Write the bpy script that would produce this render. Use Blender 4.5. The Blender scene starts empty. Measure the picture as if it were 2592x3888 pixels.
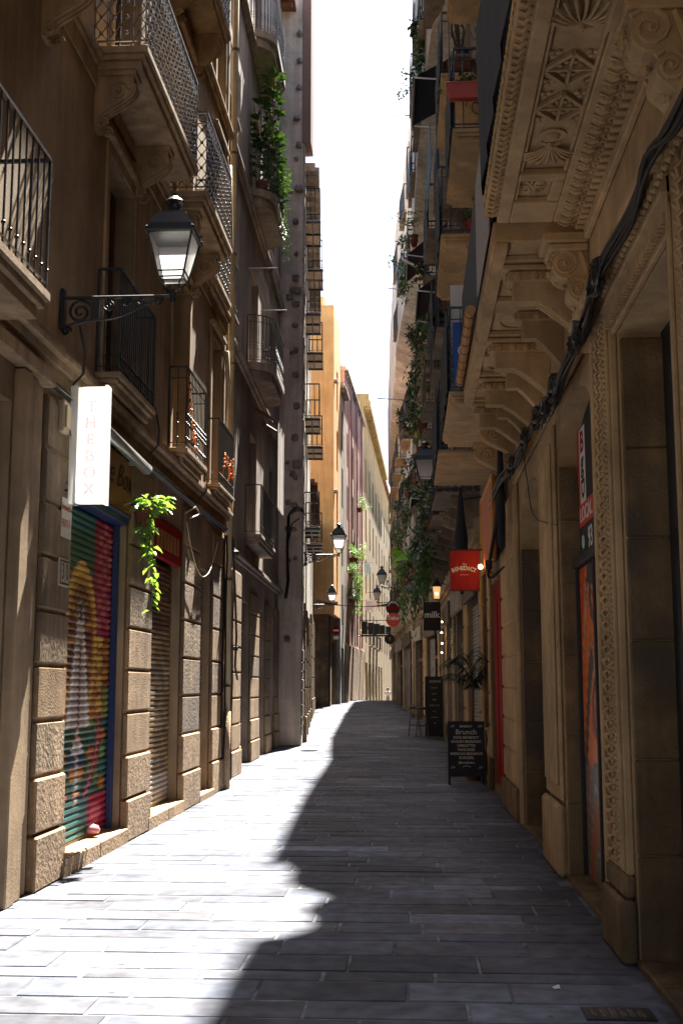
import bpy, math, random
from math import sin, cos, pi, radians, sqrt, atan2, floor
from mathutils import Vector, Matrix
random.seed(7)
SC = bpy.context.scene
COL = SC.collection
# ---------------------------------------------------------------- camera
cam = bpy.data.cameras.new('camera')
cam.lens = 41.33; cam.sensor_width = 36; cam.clip_end = 2000
co = bpy.data.objects.new('camera', cam); COL.objects.link(co)
co.location = (0, 0, 1.6)
co.rotation_euler = (radians(90 + 8.406), 0, radians(3.376))
SC.camera = co
# ---------------------------------------------------------------- world and sun
EL, AZ = 60.0, 9.2          # sun height, and its angle from +y towards +x
w = bpy.data.worlds.new('World'); SC.world = w; w.use_nodes = True
nt = w.node_tree; nt.nodes.clear()
sky = nt.nodes.new('ShaderNodeTexSky'); sky.sky_type = 'NISHITA'; sky.sun_disc = False
sky.sun_elevation = radians(EL); sky.sun_rotation = radians(AZ)
sky.dust_density = 2.6; sky.air_density = 1.0; sky.ozone_density = 0.6
bg = nt.nodes.new('ShaderNodeBackground'); bg.inputs[1].default_value = 0.05
wo = nt.nodes.new('ShaderNodeOutputWorld')
nt.links.new(sky.outputs[0], bg.inputs[0]); nt.links.new(bg.outputs[0], wo.inputs[0])
sl = bpy.data.lights.new('sun', 'SUN'); sl.energy = 5.0; sl.angle = radians(0.55); sl.color = (1.0, 0.95, 0.87)
so = bpy.data.objects.new('sun', sl); COL.objects.link(so)
sd = Vector((sin(radians(AZ)) * cos(radians(EL)), cos(radians(AZ)) * cos(radians(EL)), sin(radians(EL))))
so.rotation_euler = sd.to_track_quat('Z', 'Y').to_euler(); so.location = (0, 10, 30)
SC.view_settings.view_transform = 'Standard'; SC.view_settings.look = 'None'
SC.view_settings.exposure = 2.95; SC.view_settings.gamma = 1.0
SC.cycles.max_bounces = 8; SC.cycles.diffuse_bounces = 5; SC.cycles.transparent_max_bounces = 12
SC.cycles.caustics_reflective = False; SC.cycles.caustics_refractive = False
SC.cycles.sample_clamp_indirect = 6.0

# ---------------------------------------------------------------- materials
def newmat(n):
    m = bpy.data.materials.new(n); m.use_nodes = True; return m, m.node_tree, m.node_tree.nodes['Principled BSDF']
def N(t, k, **kw):
    n = t.nodes.new(k)
    for a, b in kw.items():
        if a.startswith('_'): n.inputs[int(a[1:])].default_value = b
        else: setattr(n, a, b)
    return n
def c4(c): return (c[0], c[1], c[2], 1)
def stone(name, c, c2=None, sc=3.0, bump=0.3, rough=0.9, streak=0.35, fine=60, stain=None, mottle=0.5, warm=1, soot=0.3):
    """rough mineral surface: two tones in cloudy patches, vertical rain streaks, fine grain relief"""
    m, t, p = newmat(name)
    c2 = c2 or tuple(v * 0.62 for v in c)
    if warm: c = (min(.85, c[0]*1.05), c[1]*.93, c[2]*.75); c2 = (c2[0]*1.03, c2[1]*.90, c2[2]*.71)
    geo = N(t, 'ShaderNodeNewGeometry')
    n1 = N(t, 'ShaderNodeTexNoise'); n1.inputs['Scale'].default_value = sc; n1.inputs['Detail'].default_value = 8; n1.inputs['Roughness'].default_value = 0.65
    t.links.new(geo.outputs['Position'], n1.inputs['Vector'])
    r1 = N(t, 'ShaderNodeMapRange'); r1.inputs[1].default_value = 0.5 - mottle * 0.4; r1.inputs[2].default_value = 0.5 + mottle * 0.4
    t.links.new(n1.outputs[0], r1.inputs[0])
    mix = N(t, 'ShaderNodeMixRGB'); mix.inputs[1].default_value = c4(c2); mix.inputs[2].default_value = c4(c)
    t.links.new(r1.outputs[0], mix.inputs[0])
    mp = N(t, 'ShaderNodeMapping'); mp.inputs['Scale'].default_value = (5.5, 5.5, 0.35)
    t.links.new(geo.outputs['Position'], mp.inputs[0])
    n2 = N(t, 'ShaderNodeTexNoise'); n2.inputs['Scale'].default_value = 1.2; n2.inputs['Detail'].default_value = 5
    t.links.new(mp.outputs[0], n2.inputs['Vector'])
    r2 = N(t, 'ShaderNodeMapRange'); r2.inputs[1].default_value = 0.38; r2.inputs[2].default_value = 0.66; r2.inputs[3].default_value = 1.0 - streak; r2.inputs[4].default_value = 1.0
    t.links.new(n2.outputs[0], r2.inputs[0])
    mu = N(t, 'ShaderNodeMixRGB', blend_type='MULTIPLY'); mu.inputs[0].default_value = 1
    t.links.new(mix.outputs[0], mu.inputs[1]); t.links.new(r2.outputs[0], mu.inputs[2])
    n5 = N(t, 'ShaderNodeTexNoise'); n5.inputs['Scale'].default_value = 0.55; n5.inputs['Detail'].default_value = 9; n5.inputs['Roughness'].default_value = 0.7
    t.links.new(geo.outputs['Position'], n5.inputs['Vector'])
    r5 = N(t, 'ShaderNodeMapRange'); r5.inputs[1].default_value = 0.42; r5.inputs[2].default_value = 0.58; r5.inputs[3].default_value = 1.0 - soot; r5.inputs[4].default_value = 1.06
    t.links.new(n5.outputs[0], r5.inputs[0])
    m5 = N(t, 'ShaderNodeMixRGB', blend_type='MULTIPLY'); m5.inputs[0].default_value = 1
    t.links.new(mu.outputs[0], m5.inputs[1]); t.links.new(r5.outputs[0], m5.inputs[2]); mu = m5
    out = mu
    if stain:
        n4 = N(t, 'ShaderNodeTexNoise'); n4.inputs['Scale'].default_value = 0.9; n4.inputs['Detail'].default_value = 3
        t.links.new(geo.outputs['Position'], n4.inputs['Vector'])
        r4 = N(t, 'ShaderNodeMapRange'); r4.inputs[1].default_value = 0.52; r4.inputs[2].default_value = 0.62
        t.links.new(n4.outputs[0], r4.inputs[0])
        mx = N(t, 'ShaderNodeMixRGB'); mx.inputs[2].default_value = c4(stain)
        t.links.new(r4.outputs[0], mx.inputs[0]); t.links.new(mu.outputs[0], mx.inputs[1]); out = mx
    t.links.new(out.outputs[0], p.inputs['Base Color'])
    p.inputs['Roughness'].default_value = rough
    n3 = N(t, 'ShaderNodeTexNoise'); n3.inputs['Scale'].default_value = fine; n3.inputs['Detail'].default_value = 4
    t.links.new(geo.outputs['Position'], n3.inputs['Vector'])
    ad = N(t, 'ShaderNodeMath', operation='ADD'); t.links.new(n3.outputs[0], ad.inputs[0]); t.links.new(n1.outputs[0], ad.inputs[1])
    b = N(t, 'ShaderNodeBump'); b.inputs['Strength'].default_value = bump; b.inputs['Distance'].default_value = 0.02
    t.links.new(ad.outputs[0], b.inputs['Height']); t.links.new(b.outputs[0], p.inputs['Normal'])
    return m
def plain(name, c, rough=0.6, metal=0.0, var=0.25, sc=12, bump=0.1, spec=0.5, emit=0):
    m, t, p = newmat(name)
    geo = N(t, 'ShaderNodeNewGeometry')
    n1 = N(t, 'ShaderNodeTexNoise'); n1.inputs['Scale'].default_value = sc; n1.inputs['Detail'].default_value = 6
    t.links.new(geo.outputs['Position'], n1.inputs['Vector'])
    mix = N(t, 'ShaderNodeMixRGB'); mix.inputs[1].default_value = c4([v * (1 - var) for v in c]); mix.inputs[2].default_value = c4([min(1, v * (1 + var)) for v in c])
    t.links.new(n1.outputs[0], mix.inputs[0]); t.links.new(mix.outputs[0], p.inputs['Base Color'])
    p.inputs['Roughness'].default_value = rough; p.inputs['Metallic'].default_value = metal
    p.inputs['Specular IOR Level'].default_value = spec
    if bump:
        b = N(t, 'ShaderNodeBump'); b.inputs['Strength'].default_value = bump; b.inputs['Distance'].default_value = 0.01
        t.links.new(n1.outputs[0], b.inputs['Height']); t.links.new(b.outputs[0], p.inputs['Normal'])
    if emit:
        p.inputs['Emission Color'].default_value = c4(c); p.inputs['Emission Strength'].default_value = emit
    return m
def vcol(name, rough=0.6, grain=0.25, sc=25, bump=0.15, streak=False, trans=0.0, spec=.5):
    """colour comes from the mesh attribute Col (a painted mural, per-slab stone tone, per-leaf green)"""
    m, t, p = newmat(name)
    a = N(t, 'ShaderNodeAttribute', attribute_name='Col')
    geo = N(t, 'ShaderNodeNewGeometry')
    n1 = N(t, 'ShaderNodeTexNoise'); n1.inputs['Scale'].default_value = sc; n1.inputs['Detail'].default_value = 7
    t.links.new(geo.outputs['Position'], n1.inputs['Vector'])
    r = N(t, 'ShaderNodeMapRange'); r.inputs[1].default_value = 0.3; r.inputs[2].default_value = 0.7; r.inputs[3].default_value = 1 - grain; r.inputs[4].default_value = 1 + grain * 0.6
    t.links.new(n1.outputs[0], r.inputs[0])
    mu = N(t, 'ShaderNodeMixRGB', blend_type='MULTIPLY'); mu.inputs[0].default_value = 1
    t.links.new(a.outputs[0], mu.inputs[1]); t.links.new(r.outputs[0], mu.inputs[2]); t.links.new(mu.outputs[0], p.inputs['Base Color'])
    p.inputs['Roughness'].default_value = rough; p.inputs['Specular IOR Level'].default_value = spec
    b = N(t, 'ShaderNodeBump'); b.inputs['Strength'].default_value = bump; b.inputs['Distance'].default_value = 0.01
    t.links.new(n1.outputs[0], b.inputs['Height']); t.links.new(b.outputs[0], p.inputs['Normal'])
    if trans:
        tr = N(t, 'ShaderNodeBsdfTranslucent'); ms = N(t, 'ShaderNodeMixShader'); ms.inputs[0].default_value = trans
        g = N(t, 'ShaderNodeMixRGB', blend_type='MULTIPLY'); g.inputs[0].default_value = 1; g.inputs[2].default_value = (1.35, 1.3, 0.6, 1)
        t.links.new(mu.outputs[0], g.inputs[1]); t.links.new(g.outputs[0], tr.inputs[0])
        o = t.nodes['Material Output']
        t.links.new(p.outputs[0], ms.inputs[1]); t.links.new(tr.outputs[0], ms.inputs[2]); t.links.new(ms.outputs[0], o.inputs[0])
    return m
def frosted(name, c, see=0.35, tr=0.7):
    m, t, p = newmat(name)
    p.inputs['Base Color'].default_value = c4(c); p.inputs['Roughness'].default_value = 0.15
    T = N(t, 'ShaderNodeBsdfTranslucent', _0=c4(c)); S = N(t, 'ShaderNodeBsdfTransparent')
    a = N(t, 'ShaderNodeMixShader'); a.inputs[0].default_value = tr
    b = N(t, 'ShaderNodeMixShader'); b.inputs[0].default_value = see
    t.links.new(p.outputs[0], a.inputs[1]); t.links.new(T.outputs[0], a.inputs[2])
    t.links.new(a.outputs[0], b.inputs[1]); t.links.new(S.outputs[0], b.inputs[2])
    t.links.new(b.outputs[0], t.nodes['Material Output'].inputs[0])
    return m
M = {}
M['plasterA'] = stone('brown_render', (0.45, 0.36, 0.27), (0.31, 0.245, 0.18), sc=1.6, bump=0.08, streak=0.25, soot=.22)
M['stoneA'] = stone('brown_sandstone', (0.40, 0.30, 0.20), (0.25, 0.18, 0.115), sc=5, bump=0.45, streak=0.3)
M['rockA'] = stone('rough_sandstone', (0.42, 0.32, 0.22), (0.25, 0.18, 0.12), sc=9, bump=0.6, fine=28, streak=0.2)
M['stoneA2'] = stone('grey_sandstone', (0.36, 0.29, 0.21), (0.20, 0.155, 0.11), sc=2.5, bump=0.6, fine=25, streak=0.4, stain=(.15, .11, .08))
M['trimA'] = stone('pale_sandstone_trim', (0.50, 0.40, 0.29), (0.36, 0.28, 0.20), sc=4, bump=0.12, soot=.2)
M['plasterB'] = stone('mauve_grey_render', (0.46, 0.36, 0.29), (0.32, 0.25, 0.20), warm=0, sc=1.5, bump=0.08)
M['plasterC'] = stone('grey_render', (0.80, 0.64, 0.51), (0.68, 0.53, 0.42), warm=0, sc=1.2, bump=0.45, fine=25, streak=0.25)
M['toothing'] = stone('weathered_block', (0.42, 0.34, 0.28), (0.27, 0.22, 0.18), warm=0, sc=8, bump=0.8)
M['stoneR'] = stone('carved_sandstone', (0.60, 0.47, 0.30), (0.46, 0.35, 0.22), sc=3.5, bump=0.3, streak=0.18)
M['stoneRd'] = stone('tooled_sandstone', (0.33, 0.245, 0.14), (0.17, 0.12, 0.07), sc=2.6, bump=0.6, fine=45, streak=0.35, stain=(0.10, 0.07, 0.045))
M['plasterR'] = stone('ochre_render', (0.38, 0.28, 0.18), (0.25, 0.18, 0.11), sc=2, bump=0.3)
M['cream'] = stone('cream_render', (0.64, 0.57, 0.48), (0.47, 0.40, 0.32), warm=0, sc=1.4, bump=0.25, streak=0.4)
M['brownR'] = stone('tan_render', (0.36, 0.29, 0.22), (0.24, 0.19, 0.14), warm=0, sc=1.6, bump=0.25)
M['orange'] = stone('orange_render', (0.85, 0.52, 0.21), (0.80, 0.43, 0.14), warm=0, soot=.12, sc=0.8, bump=0.15, streak=0.15)
M['pink'] = stone('pink_render', (0.64, 0.38, 0.32), (0.5, 0.29, 0.25), warm=0, sc=0.8, bump=0.15, streak=0.3)
M['grey'] = stone('grey_green_render', (0.42, 0.42, 0.36), (0.3, 0.3, 0.25), warm=0, sc=1, bump=0.15)
M['yellow'] = stone('yellow_render', (0.46, 0.33, 0.15), (0.36, 0.25, 0.105), warm=0, sc=0.8, bump=0.15)
M['lime'] = stone('lime_mortar', (0.26, 0.27, 0.30), (0.07, 0.075, 0.085), sc=2.2, bump=0.4, mottle=0.25, warm=0)
M['paving'] = vcol('basalt_slab', rough=0.66, grain=0.4, sc=7, bump=0.6, spec=.1)
_t = M['paving'].node_tree; _p = _t.nodes['Principled BSDF']; _src = _p.inputs['Base Color'].links[0].from_socket
_g = N(_t, 'ShaderNodeNewGeometry'); _v = N(_t, 'ShaderNodeTexVoronoi'); _v.inputs['Scale'].default_value = 3.2; _t.links.new(_g.outputs['Position'], _v.inputs['Vector'])
_r = N(_t, 'ShaderNodeMapRange'); _r.inputs[1].default_value = .045; _r.inputs[2].default_value = .075; _r.inputs[3].default_value = .45; _r.inputs[4].default_value = 1; _t.links.new(_v.outputs['Distance'], _r.inputs[0])
_n = N(_t, 'ShaderNodeTexNoise'); _n.inputs['Scale'].default_value = .8; _n.inputs['Detail'].default_value = 8; _t.links.new(_g.outputs['Position'], _n.inputs['Vector'])
_r2 = N(_t, 'ShaderNodeMapRange'); _r2.inputs[1].default_value = .4; _r2.inputs[2].default_value = .6; _r2.inputs[3].default_value = .68; _r2.inputs[4].default_value = 1.15; _t.links.new(_n.outputs[0], _r2.inputs[0])
_m = N(_t, 'ShaderNodeMath', operation='MULTIPLY'); _t.links.new(_r.outputs[0], _m.inputs[0]); _t.links.new(_r2.outputs[0], _m.inputs[1])
_x = N(_t, 'ShaderNodeMixRGB', blend_type='MULTIPLY'); _x.inputs[0].default_value = 1; _t.links.new(_src, _x.inputs[1]); _t.links.new(_m.outputs[0], _x.inputs[2]); _t.links.new(_x.outputs[0], _p.inputs['Base Color'])
M['earth'] = stone('earth', (0.12, 0.11, 0.1), sc=1)
M['roof'] = stone('roof_tile', (0.35, 0.17, 0.10), (0.22, 0.11, 0.07), sc=3)
M['pale'] = stone('pale_eave', (0.80, 0.74, 0.66), (0.62, 0.56, 0.48), warm=0, sc=2, streak=.3)
M['iron'] = plain('black_iron', (0.018, 0.017, 0.017), rough=0.38, metal=0.0, bump=0.25, sc=40)
M['ironw'] = plain('worn_cast_iron', (0.17, 0.16, 0.15), rough=0.22, metal=0.35, bump=0.3, sc=30)
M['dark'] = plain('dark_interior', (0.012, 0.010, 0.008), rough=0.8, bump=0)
M['glassd'] = plain('dark_glass', (0.02, 0.022, 0.025), rough=0.08, bump=0, spec=0.6)
M['woodd'] = plain('dark_wood', (0.10, 0.055, 0.03), rough=0.6, sc=20)
M['wood'] = plain('brown_wood', (0.20, 0.10, 0.045), rough=0.55, sc=20)
M['woodw'] = plain('grey_white_paint', (0.55, 0.53, 0.5), rough=0.6)
M['bluepaint'] = plain('blue_paint', (0.012, 0.03, 0.11), rough=0.45, sc=15)
M['steel'] = plain('grey_steel', (0.45, 0.44, 0.42), rough=0.35, metal=0.7)
M['shut'] = plain('grey_shutter', (0.22, 0.19, 0.16), rough=0.5, metal=0.2, sc=8)
M['louvre'] = plain('bluegrey_louvre', (0.07, 0.11, 0.14), rough=0.6)
M['pipe'] = plain('cream_pipe', (0.52, 0.42, 0.26), rough=0.55, sc=6)
M['cable'] = plain('black_cable', (0.014, 0.013, 0.012), rough=0.5)
M['white'] = plain('white_paint', (0.8, 0.78, 0.75), rough=0.5, var=0.08)
M['lettering_cream'] = plain('cream_lettering', (0.75, 0.66, 0.5), rough=0.6, var=0.08)
M['chalk'] = plain('chalk', (0.55, 0.5, 0.42), rough=0.9, var=0.15)
M['black'] = plain('matt_black', (0.012, 0.012, 0.013), rough=0.7)
M['fabric'] = plain('black_fabric', (0.018, 0.022, 0.03), rough=0.9, sc=80, bump=0.4)
M['reed'] = plain('grey_reed', (0.34, 0.31, 0.28), rough=0.9, sc=60, bump=0.6, var=0.4)
M['bamboo'] = plain('orange_bamboo', (0.42, 0.21, 0.06), rough=0.6, sc=10)
M['red'] = plain('red_cloth', (0.36, 0.012, 0.006), rough=0.8, var=0.3, sc=6)
M['redpaint'] = plain('red_paint', (0.26, 0.005, 0.005), rough=0.75, var=0.2, spec=.15)
M['redplast'] = plain('red_plastic', (0.35, 0.04, 0.03), rough=0.5)
M['terra'] = plain('terracotta', (0.17, 0.05, 0.025), rough=0.8)
M['salmon'] = plain('salmon_panel', (0.55, 0.16, 0.08), rough=0.5, var=0.3, sc=5)
M['gold'] = plain('gold_frame', (0.55, 0.33, 0.07), rough=0.4, metal=0.3)
M['blue'] = plain('blue_banner', (0.02, 0.09, 0.32), rough=0.7)
M['bluecloth'] = plain('faded_blue_cloth', (0.10, 0.25, 0.42), rough=0.8)
M['purple'] = plain('purple_brown_awning', (0.06, 0.035, 0.045), rough=0.85)
M['cloth'] = plain('bleached_canvas', (0.66, 0.6, 0.52), rough=0.95, sc=70, bump=0.4)
M['green'] = plain('green_awning', (0.01, 0.22, 0.10), rough=0.6)
M['board'] = plain('ochre_board', (0.30, 0.125, 0.02), rough=0.35, var=0.45, sc=5)
M['ink'] = plain('dark_ink', (0.03, 0.012, 0.006), rough=0.6)
M['pinklock'] = plain('pink_lock', (0.6, 0.22, 0.25), rough=0.35)
M['marble'] = plain('cream_urn', (0.50, 0.42, 0.30), rough=0.7, var=0.15)
M['skin'] = plain('skin', (0.5, 0.28, 0.2), rough=0.6, var=0.05, bump=0)
M['hair'] = plain('dark_hair', (0.02, 0.012, 0.01), rough=0.6, bump=0.3)
M['leaf'] = vcol('leaf', rough=0.28, grain=0.2, trans=0.12)
M['leafsun'] = vcol('thin_leaf', rough=0.32, grain=0.2, trans=0.45)
M['mural'] = vcol('mural_paint', rough=0.38, grain=0.12, sc=30, bump=0.05)
M['lampglass'] = frosted('frosted_lamp_glass', (0.95, 0.94, 0.92), see=0.12, tr=0.85)
M['lampclear'] = frosted('clear_lamp_glass', (0.9, 0.9, 0.9), see=0.85, tr=0.5)
M['acrylic'] = frosted('milky_acrylic', (0.92, 0.92, 0.9), see=0.12, tr=0.6)
M['acrylic_letter'] = frosted('acrylic_letter', (0.92, 0.84, 0.86), see=0.0, tr=0.72)
M['clear'] = frosted('clear_acrylic', (0.9, 0.92, 0.92), see=0.6, tr=0.5)
M['glow'] = plain('lit_bulb', (1.0, 0.62, 0.28), rough=0.5, bump=0, var=0, emit=7)
M['orangepaint'] = vcol('orange_graffiti', rough=0.4, grain=0.2)

# ---------------------------------------------------------------- mesh builder
class MB:
    def __init__(s, T=None): s.v = []; s.f = []; s.c = []; s.T = T; s.mi = []; s.cur = 0; s.col = None
    def add(s, vs, fs, col=None):
        b = len(s.v)
        s.v += [tuple(s.T(*p)) if s.T else tuple(p) for p in vs]
        s.f += [tuple(b + i for i in f) for f in fs]
        s.c += [col or s.col] * len(fs); s.mi += [s.cur] * len(fs)
    def box(s, x0, x1, y0, y1, z0, z1, col=None):
        s.add([(x0,y0,z0),(x1,y0,z0),(x1,y1,z0),(x0,y1,z0),(x0,y0,z1),(x1,y0,z1),(x1,y1,z1),(x0,y1,z1)],
              [(3,2,1,0),(4,5,6,7),(0,1,5,4),(1,2,6,5),(2,3,7,6),(3,0,4,7)], col)
    def cbox(s, x0, x1, y0, y1, z0, z1, c=0.01, col=None):
        """box with its edges cut at 45 degrees"""
        vs = []; 
        for z, ins in ((z0, c), (z0 + c, 0), (z1 - c, 0), (z1, c)):
            vs += [(x0+ins+ (c if ins==0 else 0), y0+ins, z), (x1-ins-(c if ins==0 else 0), y0+ins, z), (x1-ins, y0+ins+(c if ins==0 else 0), z), (x1-ins, y1-ins-(c if ins==0 else 0), z),
                   (x1-ins-(c if ins==0 else 0), y1-ins, z), (x0+ins+(c if ins==0 else 0), y1-ins, z), (x0+ins, y1-ins-(c if ins==0 else 0), z), (x0+ins, y0+ins+(c if ins==0 else 0), z)]
        fs = [tuple(range(7, -1, -1)), tuple(range(24, 32))]
        for k in range(3):
            for i in range(8):
                j = (i + 1) % 8; fs.append((k*8+i, k*8+j, k*8+8+j, k*8+8+i))
        s.add(vs, fs, col)
    def quad(s, a, b, c, d, col=None): s.add([a, b, c, d], [(0, 1, 2, 3)], col)
    def tube(s, path, r, n=6, cap=True, col=None):
        P = [Vector(p) for p in path]; vs = []; fs = []
        up = None
        for i, p in enumerate(P):
            d = (P[min(i+1, len(P)-1)] - P[max(i-1, 0)])
            if d.length < 1e-7: d = Vector((0, 0, 1))
            d.normalize()
            if up is None:
                up = Vector((0, 0, 1)) if abs(d.z) < 0.9 else Vector((1, 0, 0))
            a = d.cross(up)
            if a.length < 1e-5: a = d.cross(Vector((0, 1, 0)))
            a.normalize(); b = d.cross(a); up = -b
            rr = r[i] if isinstance(r, (list, tuple)) else r
            for k in range(n):
                t = 2 * pi * (k + 0.5) / n
                vs.append(tuple(p + a * (rr * cos(t)) + b * (rr * sin(t))))
        for i in range(len(P) - 1):
            for k in range(n):
                k2 = (k + 1) % n; fs.append((i*n+k, i*n+k2, (i+1)*n+k2, (i+1)*n+k))
        if cap: fs.append(tuple(range(n-1, -1, -1))); fs.append(tuple((len(P)-1)*n + k for k in range(n)))
        s.add(vs, fs, col)
    def lathe(s, prof, c=(0, 0, 0), n=14, axis='z', col=None):
        vs = []; fs = []
        for r, h in prof:
            for k in range(n):
                t = 2 * pi * k / n
                if axis == 'z': vs.append((c[0] + r*cos(t), c[1] + r*sin(t), c[2] + h))
                elif axis == 'y': vs.append((c[0] + r*cos(t), c[1] + h, c[2] + r*sin(t)))
                else: vs.append((c[0] + h, c[1] + r*cos(t), c[2] + r*sin(t)))
        m = len(prof)
        for i in range(m - 1):
            for k in range(n):
                k2 = (k+1) % n; fs.append((i*n+k, i*n+k2, (i+1)*n+k2, (i+1)*n+k))
        fs.append(tuple(range(n-1, -1, -1))); fs.append(tuple((m-1)*n + k for k in range(n)))
        s.add(vs, fs, col)
    def prism(s, pts, h0, h1, plane='yz', col=None):
        """closed outline pts extruded from h0 to h1 along the third axis"""
        n = len(pts)
        def P(a, b, h): return (h, a, b) if plane == 'yz' else ((a, h, b) if plane == 'xz' else (a, b, h))
        vs = [P(a, b, h0) for a, b in pts] + [P(a, b, h1) for a, b in pts]
        s.add(vs, [tuple(range(n-1, -1, -1)), tuple(range(n, 2*n))] + [(i, (i+1) % n, n + (i+1) % n, n + i) for i in range(n)], col)
    def ball(s, c, r, n=8, sq=(1, 1, 1), col=None):
        vs = []; fs = []; m = max(3, n // 2)
        for i in range(1, m):
            a = pi * i / m
            for k in range(n):
                t = 2*pi*k/n; vs.append((c[0]+r*sq[0]*sin(a)*cos(t), c[1]+r*sq[1]*sin(a)*sin(t), c[2]+r*sq[2]*cos(a)))
        for i in range(m-2):
            for k in range(n): fs.append((i*n+k, (i+1)*n+k, (i+1)*n+(k+1) % n, i*n+(k+1) % n))
        vs.append((c[0], c[1], c[2]+r*sq[2])); vs.append((c[0], c[1], c[2]-r*sq[2])); q = len(vs)
        for k in range(n):
            fs.append((q-2, k, (k+1) % n)); fs.append((q-1, (m-2)*n+(k+1) % n, (m-2)*n+k))
        s.add(vs, fs, col)
    def build(s, name, mat, parent=None, smooth=False, label=None, kind=None, cat=None, group=None):
        base = Vector(parent['_base']) if parent is not None and '_base' in parent else Vector((0, 0, 0))
        me = bpy.data.meshes.new(name)
        me.from_pydata([(a[0]-base.x, a[1]-base.y, a[2]-base.z) for a in s.v] if base.length else s.v, [], s.f)
        for m in (mat if isinstance(mat, (list, tuple)) else [mat]): me.materials.append(m)
        if any(s.mi): me.polygons.foreach_set('material_index', s.mi)
        if any(c is not None for c in s.c):
            at = me.color_attributes.new('Col', 'FLOAT_COLOR', 'CORNER'); dat = []
            for f, c in zip(s.f, s.c):
                if c is None: c = (0.5, 0.5, 0.5)
                if isinstance(c[0], (tuple, list)):
                    for q in c: dat += [q[0], q[1], q[2], 1]
                else: dat += [c[0], c[1], c[2], 1] * len(f)
            at.data.foreach_set('color', dat)
        if smooth: me.polygons.foreach_set('use_smooth', [True] * len(s.f))
        me.update()
        o = bpy.data.objects.new(name, me); COL.objects.link(o)
        if parent is not None:
            o.parent = parent
            if '_base' in parent: o['_base'] = parent['_base']
        if label: o['label'] = label
        if kind: o['kind'] = kind
        if cat: o['category'] = cat
        if group: o['group'] = group
        return o
def thing(name, label, cat, loc=(0, 0, 0), group=None, local=False, rz=0.0):
    o = bpy.data.objects.new(name, None); COL.objects.link(o); o.location = loc; o.rotation_euler = (0, 0, rz)
    o.empty_display_size = 0.2
    o['label'] = label; o['category'] = cat
    if group: o['group'] = group
    if not local: o['_base'] = tuple(loc)
    return o
def kids(o): return [c for c in bpy.data.objects if c.parent == o]
def copy_tree(o, parent=None):
    c = o.copy(); COL.objects.link(c)
    if parent is not None: c.parent = parent
    for ch in kids(o): copy_tree(ch, c)
    return c
def dup(o, loc, label, rz=0.0, scale=1.0):
    c = copy_tree(o); c.location = loc; c.rotation_euler = (0, 0, rz); c.scale = (scale,) * 3; c['label'] = label
    return c
def text(s, size, mat, parent, loc, rot, name='lettering', ext=0.002, shear=0.0, align='CENTER', bold=0.0, squeeze=1.0):
    cu = bpy.data.curves.new(name, 'FONT'); cu.body = s; cu.size = size; cu.extrude = ext; cu.shear = shear
    cu.align_x = align; cu.align_y = 'CENTER'; cu.offset = bold; cu.resolution_u = 3
    tmp = bpy.data.objects.new('tmp', cu); me = bpy.data.meshes.new_from_object(tmp); me.name = name; me.materials.clear(); me.materials.append(mat)
    bpy.data.objects.remove(tmp); bpy.data.curves.remove(cu)
    o = bpy.data.objects.new(name, me); COL.objects.link(o)
    base = Vector(parent['_base']) if '_base' in parent else Vector((0, 0, 0))
    o.location = Vector(loc) - base; o.rotation_euler = rot; o.scale = (squeeze, 1, 1); o.parent = parent
    return o

# ---------------------------------------------------------------- facades
class Fac:
    """a wall line in plan: u runs along it, o is the distance out into the street, z is height"""
    def __init__(s, p0, p1, side):
        s.p0 = Vector(p0); s.p1 = Vector(p1); d = s.p1 - s.p0; s.L = d.length; s.d = d / s.L
        s.n = Vector((s.d.y, -s.d.x)) if side == 'L' else Vector((-s.d.y, s.d.x)); s.side = side
    def __call__(s, u, o, z):
        q = s.p0 + s.d * u + s.n * o; return (q.x, q.y, z)
    def uy(s, y): return (y - s.p0.y) / s.d.y
def wallsheet(mb, L, H, z0, ops, thick, cuts_u=(), cuts_z=()):
    us = sorted(set([0, L] + [a for o in ops for a in (o[0], o[1]) if 0 < a < L] + list(cuts_u)))
    zs = sorted(set([z0, H] + [a for o in ops for a in (o[2], o[3])] + list(cuts_z)))
    for i in range(len(us)-1):
        for k in range(len(zs)-1):
            uc = (us[i]+us[i+1])/2; zc = (zs[k]+zs[k+1])/2
            if any(o[0] < uc < o[1] and o[2] < zc < o[3] for o in ops): continue
            mb.quad((us[i], 0, zs[k]), (us[i+1], 0, zs[k]), (us[i+1], 0, zs[k+1]), (us[i], 0, zs[k+1]))
    for o in ops:
        a, b, c, d = o[:4]; t = -thick
        mb.quad((a, 0, c), (a, t, c), (a, t, d), (a, 0, d)); mb.quad((b, 0, c), (b, 0, d), (b, t, d), (b, t, c))
        mb.quad((a, 0, d), (a, t, d), (b, t, d), (b, 0, d)); mb.quad((a, 0, c), (b, 0, c), (b, t, c), (a, t, c))
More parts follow.
